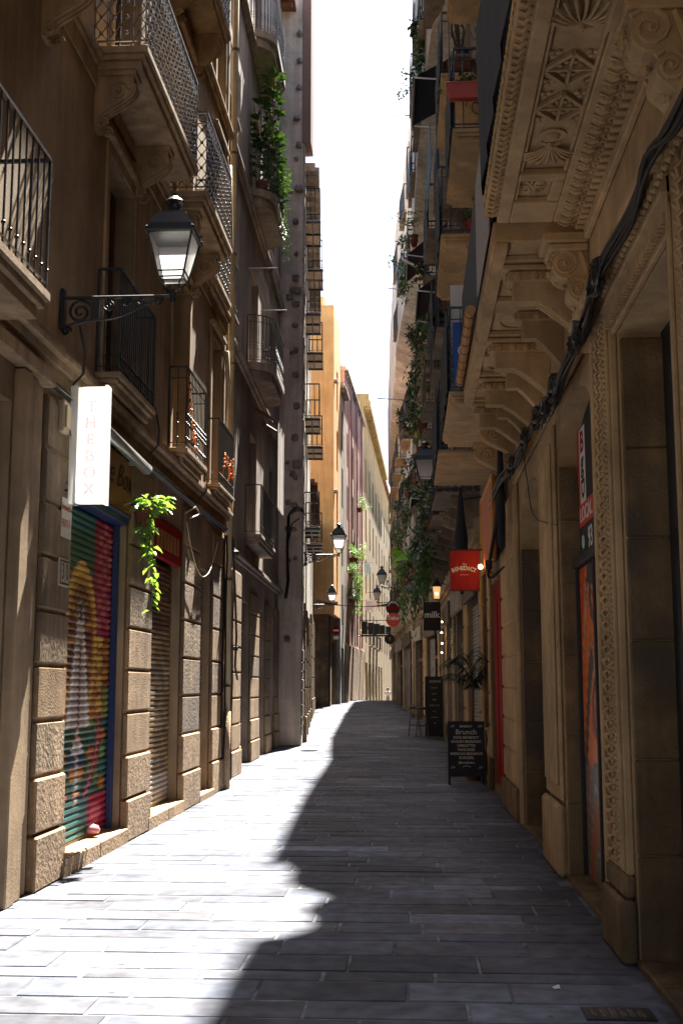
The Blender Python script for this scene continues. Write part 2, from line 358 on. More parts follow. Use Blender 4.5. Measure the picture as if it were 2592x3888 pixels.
def building(name, label, fac, H, ops, mat, z0=-1.0, depth=8.0, thick=0.32, roofover=0.0, cat='building', roofmat=None, group=None, roofu=None, roofh=0.25, dent=True):
    root = thing(name, label, cat, fac(fac.L/2, 0, 0), group)
    mb = MB(fac); wallsheet(mb, fac.L, H, z0, ops, thick)
    L = fac.L; t = -thick
    mb.quad((0, 0, H), (L, 0, H), (L, t, H), (0, t, H))
    mb.quad((0, 0, z0), (0, 0, H), (0, t, H), (0, t, z0)); mb.quad((L, 0, z0), (L, t, z0), (L, t, H), (L, 0, H))
    mb.box(0, L, -depth, t, z0, H)
    mb.build('wall', mat, root)
    if roofover:
        r = MB(fac); ru = roofu or (-0.05, L + 0.05)
        r.box(ru[0], ru[1], -depth, roofover, H + 0.003, H + roofh * 0.45); r.box(ru[0], ru[1], -depth + 0.1, roofover - 0.12, H + roofh * 0.45 + 0.002, H + roofh)
        for k in range(int((ru[1]-ru[0]) / 0.8) if dent else 0):
            r.box(ru[0] + 0.3 + k*0.8, ru[0] + 0.45 + k*0.8, 0.003, roofover - 0.08, H - 0.16, H)
        r.build('roof', roofmat or M['roof'], root)
    return root
def window(root, fac, u0, u1, z0, z1, mat=None, glass=None, inset=0.2, mid=True, rows=2, shutter=None, name='window'):
    mb = MB(fac); f = 0.06; a = -inset; b = a - 0.05
    mb.box(u0+.003, u0+f, b, a, z0+.003, z1-.003); mb.box(u1-f, u1-.003, b, a, z0+.003, z1-.003)
    mb.box(u0+f, u1-f, b, a, z0+.003, z0+f*1.5); mb.box(u0+f, u1-f, b, a, z1-f, z1-.003)
    if mid: mb.box((u0+u1)/2-f/2, (u0+u1)/2+f/2, b, a+.002, z0+f*1.5, z1-f)
    for k in range(1, rows+1):
        zz = z0 + (z1-z0) * k / (rows+1); mb.box(u0+f, u1-f, b+.01, a-.008, zz-.02, zz+.02)
    w_ = mb.build(name, mat or M['woodw'], root)
    g = MB(fac); g.box(u0+f*.8, u1-f*.8, b+.004, b+.012, z0+f, z1-f*.8); g.build('pane', glass or M['glassd'], w_)
    if shutter:
        s_ = MB(fac); n = int((z1-z0)/0.07); 
        h = (u1-u0)/2
        for (p, q) in ((u0+.02, u0+h*.96), (u0+h*1.04, u1-.02)):
            for (x0, x1) in ((p, p+.05), (q-.05, q)): s_.box(x0, x1, -0.14, -0.10, z0+.02, z1-.02)
            for k in range(n):
                zz = z0 + .04 + k*(z1-z0-.08)/n
                s_.add([(p+.05, -.135, zz+.045), (q-.05, -.135, zz+.045), (q-.05, -.105, zz), (p+.05, -.105, zz)], [(0, 1, 2, 3)])
        s_.build('shutter', shutter, w_)
    return w_
def railing(mb, path, z0, h, style='bars', sp=0.12, r=0.008):
    """path: (u,o) corners from the wall out, along the front and back to the wall"""
    def seg(a, b):
        d = sqrt((b[0]-a[0])**2 + (b[1]-a[1])**2); n = max(1, round(d/sp)); return d, n
    for zz, rr in ((z0+.06, r*1.1), (z0+h, r*2.0)) + (((z0+h*.86, r),) if style != 'bars' else ()):
        for a, b in zip(path, path[1:]): mb.tube([(a[0], a[1], zz), (b[0], b[1], zz)], rr, 4)
    for si, (a, b) in enumerate(zip(path, path[1:])):
        d, n = seg(a, b)
        for k in range(n + (1 if si == len(path)-2 else 0)):
            t = k / n; p = (a[0]+(b[0]-a[0])*t, a[1]+(b[1]-a[1])*t); q = (a[0]+(b[0]-a[0])*min(1, (k+1)/n), a[1]+(b[1]-a[1])*min(1, (k+1)/n))
            if style in ('bars', 'turned'):
                mb.tube([(p[0], p[1], z0+.02), (p[0], p[1], z0+h)], r if k else r*1.6, 4)
                if style == 'turned':
                    for fz in (.12, .3, .36, .42): mb.ball((p[0], p[1], z0+h*fz), r*2.6, 6)
                else:
                    mb.ball((p[0], p[1], z0+h*.16), r*2.0, 4)
            if style == 'ornate':
                mb.tube([(p[0], p[1], z0+.02), (p[0], p[1], z0+h)], r*.9, 4)
                m = ((p[0]+q[0])/2, (p[1]+q[1])/2); zs = [z0+.06+(h*.8)*j/5 for j in range(6)]
                for j in range(5):
                    mb.tube([(p[0], p[1], zs[j]), (q[0], q[1], zs[j+1])], r*.75, 4, cap=False)
                    mb.tube([(q[0], q[1], zs[j]), (p[0], p[1], zs[j+1])], r*.75, 4, cap=False)
                    mb.ball((m[0], m[1], (zs[j]+zs[j+1])/2), r*2.6, 6)
                    mb.ball((p[0], p[1], zs[j]), r*2.0, 5)
                e = (q[0]-p[0], q[1]-p[1]); ring = []
                for g in range(9):
                    th = 2*pi*g/8; ring.append((m[0]+e[0]*.4*cos(th), m[1]+e[1]*.4*cos(th), z0+h*.93+h*.05*sin(th)))
                mb.tube(ring, r*.8, 4, cap=False)
            if style == 'scroll' :
                if k % 3 == 0: mb.tube([(p[0], p[1], z0+.02), (p[0], p[1], z0+h)], r, 4)
                if k % 3 == 0 and k + 3 <= n:
                    e = ((b[0]-a[0])/n*3, (b[1]-a[1])/n*3)
                    for zc, sg in ((z0+h*.28, 1), (z0+h*.68, -1)):
                        sp_ = []
                        for g in range(15):
                            th = g*pi/5; rr = .42*(1-g/17); sp_.append((p[0]+e[0]*(.5+rr*cos(th)), p[1]+e[1]*(.5+rr*cos(th)), zc + sg*h*.42*rr*sin(th)))
                        mb.tube(sp_, r*.8, 4, cap=False)
def scroll_outline(p, h):
    pts = [(0, 0), (p, 0), (p, -h*.14)]
    for k in range(1, 13):
        t = k/12
        o = p * (1 - t)**1.0 + p*.22*sin(2*pi*t*.95)*(1-t*.5); pts.append((max(o, p*.10), -h*.14 - h*.86*t))
    pts.append((0, -h)); return pts
def corbel(mb, u, z, p, h, w):
    """console bracket: S-shaped body, volutes on both cheeks, cap slab; top at z"""
    mb.box(u-w/2-.025, u+w/2+.025, 0.002, p+.03, z-.05, z-.002)
    pts = scroll_outline(p, h-.05); n = len(pts)
    mb.add([(u-w/2, a, z-.05+b) for a, b in pts] + [(u+w/2, a, z-.05+b) for a, b in pts],
           [tuple(range(n-1, -1, -1)), tuple(range(n, 2*n))] + [(i, (i+1) % n, n+(i+1) % n, n+i) for i in range(n)])
    for s_ in (-1, 1):
        for (co_, cz, R) in ((p*.62, z-.05-h*.26, h*.2), (p*.22, z-.05-h*.84, h*.1)):
            sp_ = [(u+s_*(w/2+.006), co_ + R*(1-g/16)*cos(g*pi/4.5), cz + R*(1-g/16)*sin(g*pi/4.5)) for g in range(15)]
            mb.tube(sp_, h*.03, 5)
            mb.ball((u+s_*(w/2), co_, cz), R*.25, 6)
    for k in range(3):
        uu = u - w/2 + w*(k+.5)/3
        mb.tube([(uu, a+.004, z-.05+b) for a, b in pts[2:-1]], w*.09, 5)
def balcony(root, fac, u0, u1, z, out, th=0.12, h=1.02, style='bars', sp=0.12, r=0.008, corb=(), ch=0.35, cw=0.16, cp=None, slab=None, iron=None, round_=False, mould=True, label=None):
    mb = MB(fac)
    if round_:
        outl = []; n = 10; L = u1-u0; rr = min(out, L*.45)
        path = [(u0, 0.0)] + [(u0 + rr*(1-cos(pi/2*k/n)), (out-.02)*sin(pi/2*k/n) if True else 0) for k in range(0, n+1)] + [(u1 - rr*(1-cos(pi/2*(n-k)/n)), (out-.02)*sin(pi/2*(n-k)/n)) for k in range(n+1)] + [(u1, 0.0)]
        def lay(path, z0_, z1_):
            k = len(path); mb.add([(a, b, z0_) for a, b in path] + [(a, b, z1_) for a, b in path], [tuple(range(k-1, -1, -1)), tuple(range(k, 2*k))] + [(i, (i+1) % k, k+(i+1) % k, k+i) for i in range(k)])
        lay(path, z-th, z); ins = [(a + (.06 if a < (u0+u1)/2 else -.06), max(0, b-.07)) for a, b in path]
        lay(ins, z-th*2.2, z-th-.002)
        rp = [(a, b) for a, b in path[1:-1]]; rp = [(a + (.03 if a < (u0+u1)/2 else -.03), max(.01, b-.03)) for a, b in rp]
    else:
        mb.cbox(u0, u1, 0.003, out, z-th*.45, z, .008)
        if mould:
            mb.cbox(u0+.03, u1-.03, 0.003, out-.03, z-th*.8, z-th*.45-.002, .006); mb.cbox(u0+.07, u1-.07, 0.003, out-.07, z-th*1.35, z-th*.8-.002, .006)
        rp = [(u0+.03, .01), (u0+.03, out-.03), (u1-.03, out-.03), (u1-.03, .01)]
    b_ = mb.build('balcony', slab or M['trimA'], root, label=label)
    rl = MB(fac); railing(rl, rp, z, h, style, sp, r); rl.build('railing', iron or M['iron'], b_)
    for c_ in corb:
        cm = MB(fac); corbel(cm, c_, z-th*(1.37 if mould else .47), cp or out*.7, ch, cw); cm.build('bracket', slab or M['trimA'], b_)
    return b_
def course(root, fac, u0, u1, z, prof=((0.05, 0.06), (0.10, 0.05), (0.07, 0.05)), mat=None, name='string_course'):
    mb = MB(fac); zz = z
    for o, h in prof: mb.cbox(u0, u1, 0.003, o, zz-h, zz-.002, .006); zz -= h
    return mb.build(name, mat or M['trimA'], root)
def hsh0(a, b): return (sin(a*12.9898 + b*78.233) * 43758.5453) % 1
def pier(root, fac, u0, u1, z0, z1, out=0.05, step=0.47, rocky=2, mat=None, rock=None, gap=.022, name='pier'):
    """stacked rusticated blocks; the lowest ones rough"""
    mb = MB(fac); z = z0; k = 0; n = max(1, round((z1-z0)/step)); st = (z1-z0)/n
    mb.box(u0+.02, u1-.02, 0.003, out-.02, z0, z1)
    while k < n:
        mb.cur = 1 if k < rocky else (2 if mat is None and hsh0(u0, k) > .5 else 0)
        e = 0.035 if k < 1 else (0.02 if k < rocky else 0)
        mb.cbox(u0-e*.4, u1+e*.4, 0.004, out+e, z+.002, z+st-gap, .016)
        z += st; k += 1
    mb.cur = 0
    return mb.build(name, [mat or M['stoneA'], rock or M['rockA'], M['stoneA2']], root)
def rollshutter(root, fac, u0, u1, z0, z1, inset=.14, pitch=.075, colf=None, mat=None, nu=26, label=None, amp=.02):
    """corrugated roller shutter: curved slats; colf(s,t) paints it"""
    mb = MB(fac); n = int((z1-z0)/pitch); prof = ((0, 0), (.12, .55), (.35, 1), (.6, .95), (.82, .45), (.93, 0), (1, 0))
    NU = nu if colf else 1
    for k in range(n):
        for j in range(len(prof)-1):
            za = z0+(k+prof[j][0])*(z1-z0)/n; zb = z0+(k+prof[j+1][0])*(z1-z0)/n
            oa = -inset+amp*prof[j][1]; ob = -inset+amp*prof[j+1][1]
            for i in range(NU):
                ua = u0+(u1-u0)*i/NU; ub = u0+(u1-u0)*(i+1)/NU
                col = None
                if colf:
                    f = lambda u_, z_: colf((u_-u0)/(u1-u0), (z_-z0)/(z1-z0))
                    col = (f(ua, za), f(ub, za), f(ub, zb), f(ua, zb))
                mb.add([(ua, oa, za), (ub, oa, za), (ub, ob, zb), (ua, ob, zb)], [(0, 1, 2, 3)], col)
    mb.box(u0, u1, -inset-.03, -inset+.012, z0-.05, z0+.001, (0.3, 0.25, 0.2) if colf else None)
    return mb.build('roller_shutter', mat or M['shut'], root, label=label)

# ================================================================= GROUND
GP = [(-20, 0), (30, 0), (40, .22), (60, .64), (70, .75), (90, .3), (100, -.27), (112, -.5), (200, -.8)]
def gz(y):
    for (a, za), (b, zb) in zip(GP, GP[1:]):
        if y <= b: return za + (zb - za) * (y - a) / (b - a)
    return GP[-1][1]
def lerp_tab(T, y):
    if y <= T[0][0]: return T[0][1]
    for (a, xa), (b, xb) in zip(T, T[1:]):
        if y <= b: return xa + (xb - xa) * (y - a) / (b - a)
    return T[-1][1]
LEFTX = [(-20, -3.03), (18.8, -3.03), (18.81, -3.38), (31.6, -3.42), (32.6, -3.0), (46, -3.96), (57, -4.75), (66, -3.7), (80, -3.2), (110, -2.6), (150, -1.6)]
RIGHTX = [(-20, 1.3), (20.8, 1.28), (29.5, 1.1), (38, .95), (46.5, .1), (62, -.75), (77, -1.3), (77.1, 1.2), (150, 1.0)]
g = MB()
for i in range(30):
    ya, yb = -200 + i * 40, -160 + i * 40
    g.quad((-400, ya, -1.2), (400, ya, -1.2), (400, yb, -1.2), (-400, yb, -1.2))
g.build('ground', M['earth'], kind='structure')
g = MB(); ys = [-8 + i for i in range(150)]
for ya, yb in zip(ys, ys[1:]):
    g.quad((-6.5, ya, gz(ya) - .0045), (3, ya, gz(ya) - .0045), (3, yb, gz(yb) - .0045), (-6.5, yb, gz(yb) - .0045))
g.build('street_bed', M['lime'], kind='structure')
rp = random.Random(3); FK = 2.1
g = MB(); y = -3.0
while y < 112:
    h = rp.uniform(.31, .42) if rp.random() < .85 else rp.uniform(.2, .28)
    yb = y + h
    x = lerp_tab(LEFTX, y) - .4 - rp.random() * .5; xr = lerp_tab(RIGHTX, y) - (.02 if y < 36 else -.3)
    while x < xr:
        L = rp.uniform(.5, 1.1); xb = min(x + L, xr)
        if xb - x < .12: break
        t = rp.random(); q = rp.uniform(.72, 1.2)
        if rp.random() < .09: q *= 1.75
        cc = (.046*q*(1+.14*t), .052*q, .067*q*(1-.12*t))
        cc = tuple(v*FK for v in cc)
        ga, gb = rp.uniform(.001, .009), rp.uniform(.001, .010)
        a, b, c, d = x + ga, xb - ga, y + gb, yb - gb
        z0 = gz(y); z1 = gz(yb); dz = [rp.uniform(-.003, .003) for _ in range(4)]; e = .009
        tl = rp.uniform(-.002, .002)
        vs = [(a, c, z0-.011), (b, c, z0-.011), (b, d, z1-.011), (a, d, z1-.011),
              (a+e, c+e, z0+dz[0]+tl), (b-e, c+e, z0+dz[1]+tl), (b-e, d-e, z1+dz[2]+tl), (a+e, d-e, z1+dz[3]+tl)]
        g.add(vs, [(4, 5, 6, 7), (0, 1, 5, 4), (1, 2, 6, 5), (2, 3, 7, 6), (3, 0, 4, 7)], cc)
        x = xb
    y = yb
g.build('street_paving', M['paving'], kind='structure')
# threshold strip along the right-hand buildings, and the step under the left shutters
g = MB(); y = -3
while y < 20.6:
    L = rp.uniform(.9, 1.6); yb = min(y + L, 20.6); g.cbox(1.285, 1.9, y + .004, yb - .004, -.3, .035 + rp.uniform(-.003, .003), .01); y = yb
g.build('doorstep_kerb', M['stoneRd'], kind='structure')
g = MB()
for a, b, z in ((10.0, 11.25, .15), (11.26, 12.35, .15), (13.3, 14.4, .15), (14.41, 15.4, .15), (16.5, 17.7, .1)):
    g.cbox(-3.3, -2.93, a, b, -.3, z, .014)
g.build('left_kerb', M['rockA'], kind='structure')
# utility cover
t = thing('utility_cover', 'small rectangular iron utility cover set in the dark slabs at the bottom right', 'cover', (1.0, 6.15, .004))
g = MB(); g.cbox(.83, 1.17, 6.04, 6.26, -.02, .007, .003); g.build('frame', M['iron'], t)
g = MB()
for i in range(6): g.cbox(.87 + i*.045, .90 + i*.045, 6.08, 6.22, .0, .012, .002)
g.build('lid', M['ironw'], t)

# ================================================================= LEFT SIDE
FA = Fac((-3.03, -4), (-3.03, 18.8), 'L'); A = lambda y: y + 4
def oA(a, b, c, d): return (A(a), A(b), c, d)
doorsA = []
for (a, b) in ((6.2, 7.5), (11.15, 12.25), (14.45, 15.5), (17.35, 18.2), (8.6, 9.3)):
    for z in (4.5, 7.75, 11.0, 14.2):
        if a == 8.6: continue
        doorsA.append((a, b, z + .05, z + 2.45))
opsA = [oA(6.4, 8.6, 0, 3.75), oA(10.12, 12.32, 0.0, 4.15), oA(13.45, 15.3, 0.0, 3.62), oA(16.6, 17.6, 0.0, 3.3)] + [oA(*d) for d in doorsA]
BA = building('apartment_building', 'brown rendered apartment building at the near left with rusticated piers and shuttered shops', FA, 20, opsA, M['plasterA'], roofover=.3, thick=.34)
for i, d in enumerate(doorsA):
    louv = i % 4 in (2,) or d[0] > 17
    window(BA, FA, A(d[0]), A(d[1]), d[2], d[3], mat=M['woodd'] if i % 3 else M['louvre'], shutter=M['louvre'] if louv else None, name='window', glass=M['cloth'] if i % 5 == 1 else None)
    s_ = MB(FA); f = .12
    for (p, q, r_, s2) in ((A(d[0])-f, A(d[0]), d[2]-.03, d[3]+f), (A(d[1]), A(d[1])+f, d[2]-.03, d[3]+f), (A(d[0]), A(d[1]), d[3], d[3]+f)): s_.cbox(p, q, .002, .035, r_, s2, .006)
    s_.cbox(A(d[0])-f-.05, A(d[1])+f+.05, .002, .09, d[3]+f+.002, d[3]+f+.07, .01)
    s_.build('surround', M['trimA'], BA)
# portal at the very left
s_ = MB(FA)
for k, (o, dw) in enumerate(((.10, .26), (.07, .20), (.035, .14))):
    s_.cbox(A(8.62+k*.22), A(8.62+k*.22)+.20, .003, o, 0, 4.02, .012)
s_.cbox(A(6.2), A(9.3), .003, .13, 4.03, 4.16, .015); s_.build('door_frame', M['trimA'], BA)
s_ = MB(FA); s_.box(A(6.4), A(8.6), -.25, -.2, 0, 3.75)
for i in range(3):
    for k in range(3): s_.cbox(A(6.5+i*.7), A(7.1+i*.7), -.2, -.17, .2+k*1.2, 1.25+k*1.2, .015)
s_.build('door', M['woodd'], BA)
pier(BA, FA, A(9.32), A(10.10), 0, 4.0, out=.06)
pier(BA, FA, A(12.33), A(13.42), 0, 4.0, out=.06)
pier(BA, FA, A(15.33), A(16.56), 0, 3.95, out=.06)
pier(BA, FA, A(17.64), A(18.76), 0, 3.95, out=.05)
course(BA, FA, 0, FA.L, 4.45, ((.12, .07), (.16, .06), (.10, .07), (.05, .10)))
course(BA, FA, 0, FA.L, 7.74, ((.07, .06), (.10, .05), (.06, .06), (.03, .2)))
course(BA, FA, 0, FA.L, 10.98, ((.07, .06), (.10, .05), (.05, .06)))
course(BA, FA, 0, FA.L, 14.18, ((.07, .06), (.10, .05)))
MA = dict(slab=M['trimA'], iron=M['iron'])
balcony(BA, FA, A(4.6), A(8.02), 4.40, .46, th=.16, style='bars', sp=.13, r=.009, h=1.0, **MA)
balcony(BA, FA, A(10.87), A(12.48), 4.60, .26, th=.13, style='bars', sp=.085, h=1.04, **MA)
balcony(BA, FA, A(14.3), A(15.75), 4.56, .26, th=.14, style='turned', sp=.10, h=1.04, **MA)
balcony(BA, FA, A(16.95), A(18.42), 4.56, .24, th=.12, style='bars', sp=.085, h=.98, **MA)
MO = dict(slab=M['trimA'], iron=M['ironw'], style='ornate', sp=.13, r=.009, th=.15, h=1.05, ch=.58, cw=.17, cp=.38)
balcony(BA, FA, A(5.4), A(9.3), 7.74, .54, corb=(A(6.0), A(9.02)), **MO)
balcony(BA, FA, A(10.46), A(13.2), 7.74, .54, corb=(A(10.66), A(12.3)), **MO)
balcony(BA, FA, A(13.85), A(15.9), 7.74, .54, corb=(A(14.1), A(15.55)), **MO)
balcony(BA, FA, A(16.9), A(18.3), 7.74, .16, **dict(MO, ch=.4))
balcony(BA, FA, A(10.46), A(13.2), 11.0, .48, corb=(A(10.66), A(12.3)), **MO)
balcony(BA, FA, A(13.85), A(15.9), 11.0, .48, corb=(A(14.1), A(15.55)), **MO)
balcony(BA, FA, A(10.46), A(15.9), 14.2, .4, **dict(MO, style='bars', sp=.12))
balcony(BA, FA, A(16.3), A(18.1), 14.2, 1.2, **dict(MO, style='bars', sp=.12))  # unseen deep balcony, added only to cast shade on the wall and piers below

# -- painted roller shutter
def hsh(a, b): return (sin(a*127.1 + b*311.7) * 43758.5453) % 1
def mural(s, t):
    """abstract ornament: crimson flanks, green crown, gold arch round a pale pointed column, petals and leaves below"""
    x = (s - .47) * 2; ax = abs(x); k = hsh(round(s*9), round(t*22))
    pink = (.40, .014, .05); pinkl = (.62, .13, .17); grn = (.03, .10, .05); yel = (.76, .46, .09); gold = (.56, .22, .025)
    brn = (.15, .03, .010); pale = (.56, .45, .38); blu = (.03, .08, .14); lime = (.24, .32, .09); wht = (.74, .70, .64); teal = (.04, .17, .15); org = (.60, .18, .02); ink = (.03, .015, .02)
    def d(cx, cy, rx, ry): return ((ax-cx)/rx)**2 + ((t-cy)/ry)**2
    if t > .62:
        c = pink
        for cy in (.66, .73, .80, .87, .94):
            for cx in (.62, .80, .97):
                q = d(cx, cy + (.035 if cx == .80 else 0), .085, .026)
                if q < 1: c = pinkl
                elif q < 1.5: c = (.25, .01, .03)
        if ax < .42 and t > .80: c = grn if t < .93 else teal
    elif t > .36:
        c = org
        for cy in (.40, .47, .54, .61):
            for cx in (.70, .93):
                q = d(cx, cy + (.035 if cx > .8 else 0), .13, .034)
                if q < .8: c = yel if cx < .8 else gold
                elif q < 1.2: c = brn
        if ax > .88 and t < .46: c = lime
    elif t > .12:
        c = grn
        for cy in (.15, .20, .25, .30, .35):
            for cx in (.45, .66, .87):
                q = d(cx, cy + (.025 if cx == .66 else 0), .10, .022)
                if q < 1: c = (lime, org, teal)[(int(cy*20+.5) + int(cx*5)) % 3]
        w = .30 + .42*sin((t-.12)*7.5)
        if abs(ax - w) < .055: c = pinkl
        elif abs(ax - w) < .085: c = ink
    else:
        c = teal
        if ax > .42: c = pink if d(.7, .06, .2, .03) > 1 else pinkl
    arch = (x/.58)**2 + ((t-.58)/.27)**2
    if t > .44 or (t > .36 and ax < .55):
        if arch < 1.0: c = ink
        if arch < .95: c = yel
        if arch < .68: c = gold
        if arch < .50: c = brn
        if arch < .46 and sin(atan2(t-.62, x+.001)*16) > .72: c = gold
    if .33 < t < .72:
        cw = .05 + .27*(.72-t)/.39*1.25
        if ax < cw: c = wht
        if ax < cw*.66: c = pale if t < .66 else ink
        if ax < .03 and t < .6: c = brn
    elif .10 < t <= .33:
        cw = .24*sin((t-.10)/.23*3.1)
        if ax < cw + .03: c = ink
        if ax < cw: c = (org, teal, gold, blu, wht, org)[int((t-.10)*26) % 6]
        if ax < .04: c = pale
    j = .85 + .25*k
    return (c[0]*j, c[1]*j, c[2]*j)
sh = rollshutter(BA, FA, A(10.16), A(12.24), .17, 3.28, inset=.14, pitch=.064, amp=.020, colf=mural, mat=M['mural'], nu=60, label='roller shutter painted with a bright pink green and gold mural')
for yy in (10.32, 11.55):
    l_ = MB(FA); l_.lathe([(.0, 0), (.06, .0), (.075, .03), (.05, .07), (.0, .085)], FA(A(yy), -.04, .2) if False else (A(yy), -.06, .19), n=12); l_.build('lock', M['pinklock'], sh, smooth=True)
f_ = MB(FA); f_.cbox(A(12.25), A(12.315), -.13, -.065, .15, 3.3, .008); f_.cbox(A(10.11), A(10.155), -.14, -.06, .15, 3.3, .005)
f_.cbox(A(10.12), A(12.315), -.22, .02, 3.29, 3.36, .006)
for k in range(4): f_.cbox(A(10.12), A(12.315), -.2, .05-k*.022, 3.362+k*.03, 3.388+k*.03, .004)
f_.build('shutter_frame', M['bluepaint'], BA)
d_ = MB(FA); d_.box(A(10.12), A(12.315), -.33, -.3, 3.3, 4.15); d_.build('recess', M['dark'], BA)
def grime(s, t):
    k = hsh(round(s*9), round(t*40)); a = .5 + .5*sin(t*40 + s*5 + 3*sin(s*8)); c = (.23, .15, .08)
    if a > .75: c = (.38, .26, .12)
    if t > .72: c = (.085, .04, .02) if k > .3 else (.20, .09, .04)
    if k > .93: c = (.12, .14, .16)
    if t < .12: c = (.42, .38, .32)
    if .3 < t < .6 and k > .7: c = (.45, .36, .24)
    j = .8+.35*hsh(round(s*31), round(t*60)); return tuple(v*j for v in c)
rollshutter(BA, FA, A(13.5), A(15.26), .17, 3.12, inset=.12, pitch=.062, colf=grime, mat=M['mural'], nu=20, label='brown scribbled roller shutter next to the painted one')
rollshutter(BA, FA, A(16.64), A(17.56), 1.1, 3.3, inset=.12, pitch=.06, label='narrow grey roller shutter half way down over a wooden door')
d_ = MB(FA); d_.box(A(16.64), A(17.56), -.2, -.16, .1, 1.1)
for k in range(2): d_.cbox(A(16.7+k*.43), A(17.08+k*.43), -.16, -.14, .2, 1.0, .01)
d_.build('door', M['wood'], BA)

# -- signs and small things on the left wall
t = thing('shop_sign', 'ochre wooden shop board with dark script above the painted shutter', 'sign', FA(A(11.3), .03, 3.7))
b_ = MB(FA); b_.cbox(A(10.35), A(12.36), -.05, .035, 3.42, 3.98, .01); b_.build('board', M['board'], t)
b_ = MB(FA); b_.cbox(A(10.35), A(12.36), .0, .05, 3.40, 3.418, .003); b_.build('trim', M['terra'], t)
text('The Box', .36, M['ink'], t, FA(A(11.62), .042, 3.74), (pi/2, 0, pi/2), shear=.5, ext=.001, squeeze=1.15)
t = thing('shop_sign', 'worn red and yellow shop fascia above the brown shutter', 'sign', FA(A(14.4), .02, 3.4))
b_ = MB(FA); b_.cbox(A(13.5), A(15.28), -.06, .02, 3.14, 3.6, .008); b_.build('board', M['redpaint'], t)
b_ = MB(FA)
for k in range(7): b_.cbox(A(13.75+k*.2), A(13.88+k*.2), .015, .026, 3.26, 3.48, .004)
b_.build('lettering', M['board'], t)
t = thing('awning_cassette', 'long pale metal awning cassette under the dark recess beside the white sign', 'awning', FA(A(11.4), .1, 3.9))
b_ = MB(FA); b_.tube([(A(10.3), .19, 3.98), (A(12.4), .19, 3.92)], .062, 8); b_.build('cassette', M['steel'], t, smooth=True)
b_ = MB(FA)
for yy in (10.5, 12.2): b_.cbox(A(yy), A(yy)+.05, -.28, .18, 3.93, 3.97, .004)
b_.build('bracket', M['steel'], t)
# vertical light box
t = thing('light_box_sign', 'tall milky acrylic light box sign hanging out from the left wall, glowing in the sun', 'sign', (-2.76, 9.86, 3.15))
b_ = MB(); b_.cbox(-2.865, -2.625, 9.80, 9.90, 3.15, 4.17, .008); b_.build('case', M['acrylic'], t)
b_ = MB()
for (x0, x1) in ((-2.925, -2.866), (-2.624, -2.60)): b_.box(x0, x1, 9.79, 9.91, 3.14, 4.18)
b_.build('edge', M['clear'], t)
for k, ch in enumerate('THEBOX'):
    text(ch, .14, M['acrylic_letter'], t, (-2.745, 9.795, 3.99 - k*.145), (pi/2, 0, 0), ext=.004, bold=.004)
b_ = MB(); b_.tube([(-3.0, 9.86, 3.27), (-2.93, 9.86, 3.27)], .012, 6); b_.tube([(-3.0, 9.86, 4.0), (-2.93, 9.86, 4.0)], .012, 6)
b_.tube([(-3.02, 9.86, 3.2), (-3.0, 9.86, 3.35)], .02, 6); b_.build('bracket', M['iron'], t)
t = thing('junction_box', 'tilted grey cable junction box on the first pier beside the light box sign', 'box', (-2.96, 9.72, 3.9))
b_ = MB(); b_.cbox(-3.0, -2.93, 9.62, 9.80, 3.74, 4.02, .012); o_ = b_.build('casing', M['pipe'], t)
b_ = MB(); b_.cbox(-2.93, -2.91, 9.65, 9.77, 3.78, 3.98, .008); b_.build('lid', M['pipe'], t)
b_ = MB(); b_.tube([(-2.92, 9.76, 3.8), (-2.90, 9.86, 3.6), (-2.93, 9.9, 3.4), (-3.0, 9.86, 3.28)], .006, 5); b_.build('cord', M['cable'], t)
t = thing('number_plate', 'small ceramic house number plate 30 on the first pier', 'number plate', (-2.965, 9.9, 2.56))
b_ = MB(); b_.cbox(-2.975, -2.958, 9.74, 10.05, 2.44, 2.68, .005); b_.build('plate', M['marble'], t)
b_ = MB(); b_.box(-2.9582, -2.9562, 9.765, 10.025, 2.458, 2.662); b_.build('border', M['ink'], t)
b_ = MB(); b_.box(-2.9562, -2.9552, 9.78, 9.89, 2.472, 2.648); b_.box(-2.9562, -2.9552, 9.9, 10.01, 2.472, 2.648); b_.build('tile', M['marble'], t)
text('3', .2, M['ink'], t, (-2.9548, 9.835, 2.56), (pi/2, 0, pi/2), name='numeral', ext=.001, squeeze=.7); text('0', .2, M['ink'], t, (-2.9548, 9.955, 2.56), (pi/2, 0, pi/2), name='numeral', ext=.001, squeeze=.7)
t = thing('letting_notice', 'white letting notice with red lettering on the first pier above the number plate', 'notice', (-2.965, 9.92, 3.0))
b_ = MB(); b_.box(-2.966, -2.96, 9.76, 10.05, 2.86, 3.2); b_.build('sheet', M['cloth'], t)
text('Inmueble', .085, M['redpaint'], t, (-2.9585, 9.905, 3.12), (pi/2, 0, pi/2), ext=.0005); text('VENTA', .10, M['salmon'], t, (-2.9585, 9.88, 2.98), (pi/2, 0, pi/2), ext=.0005, squeeze=.8)
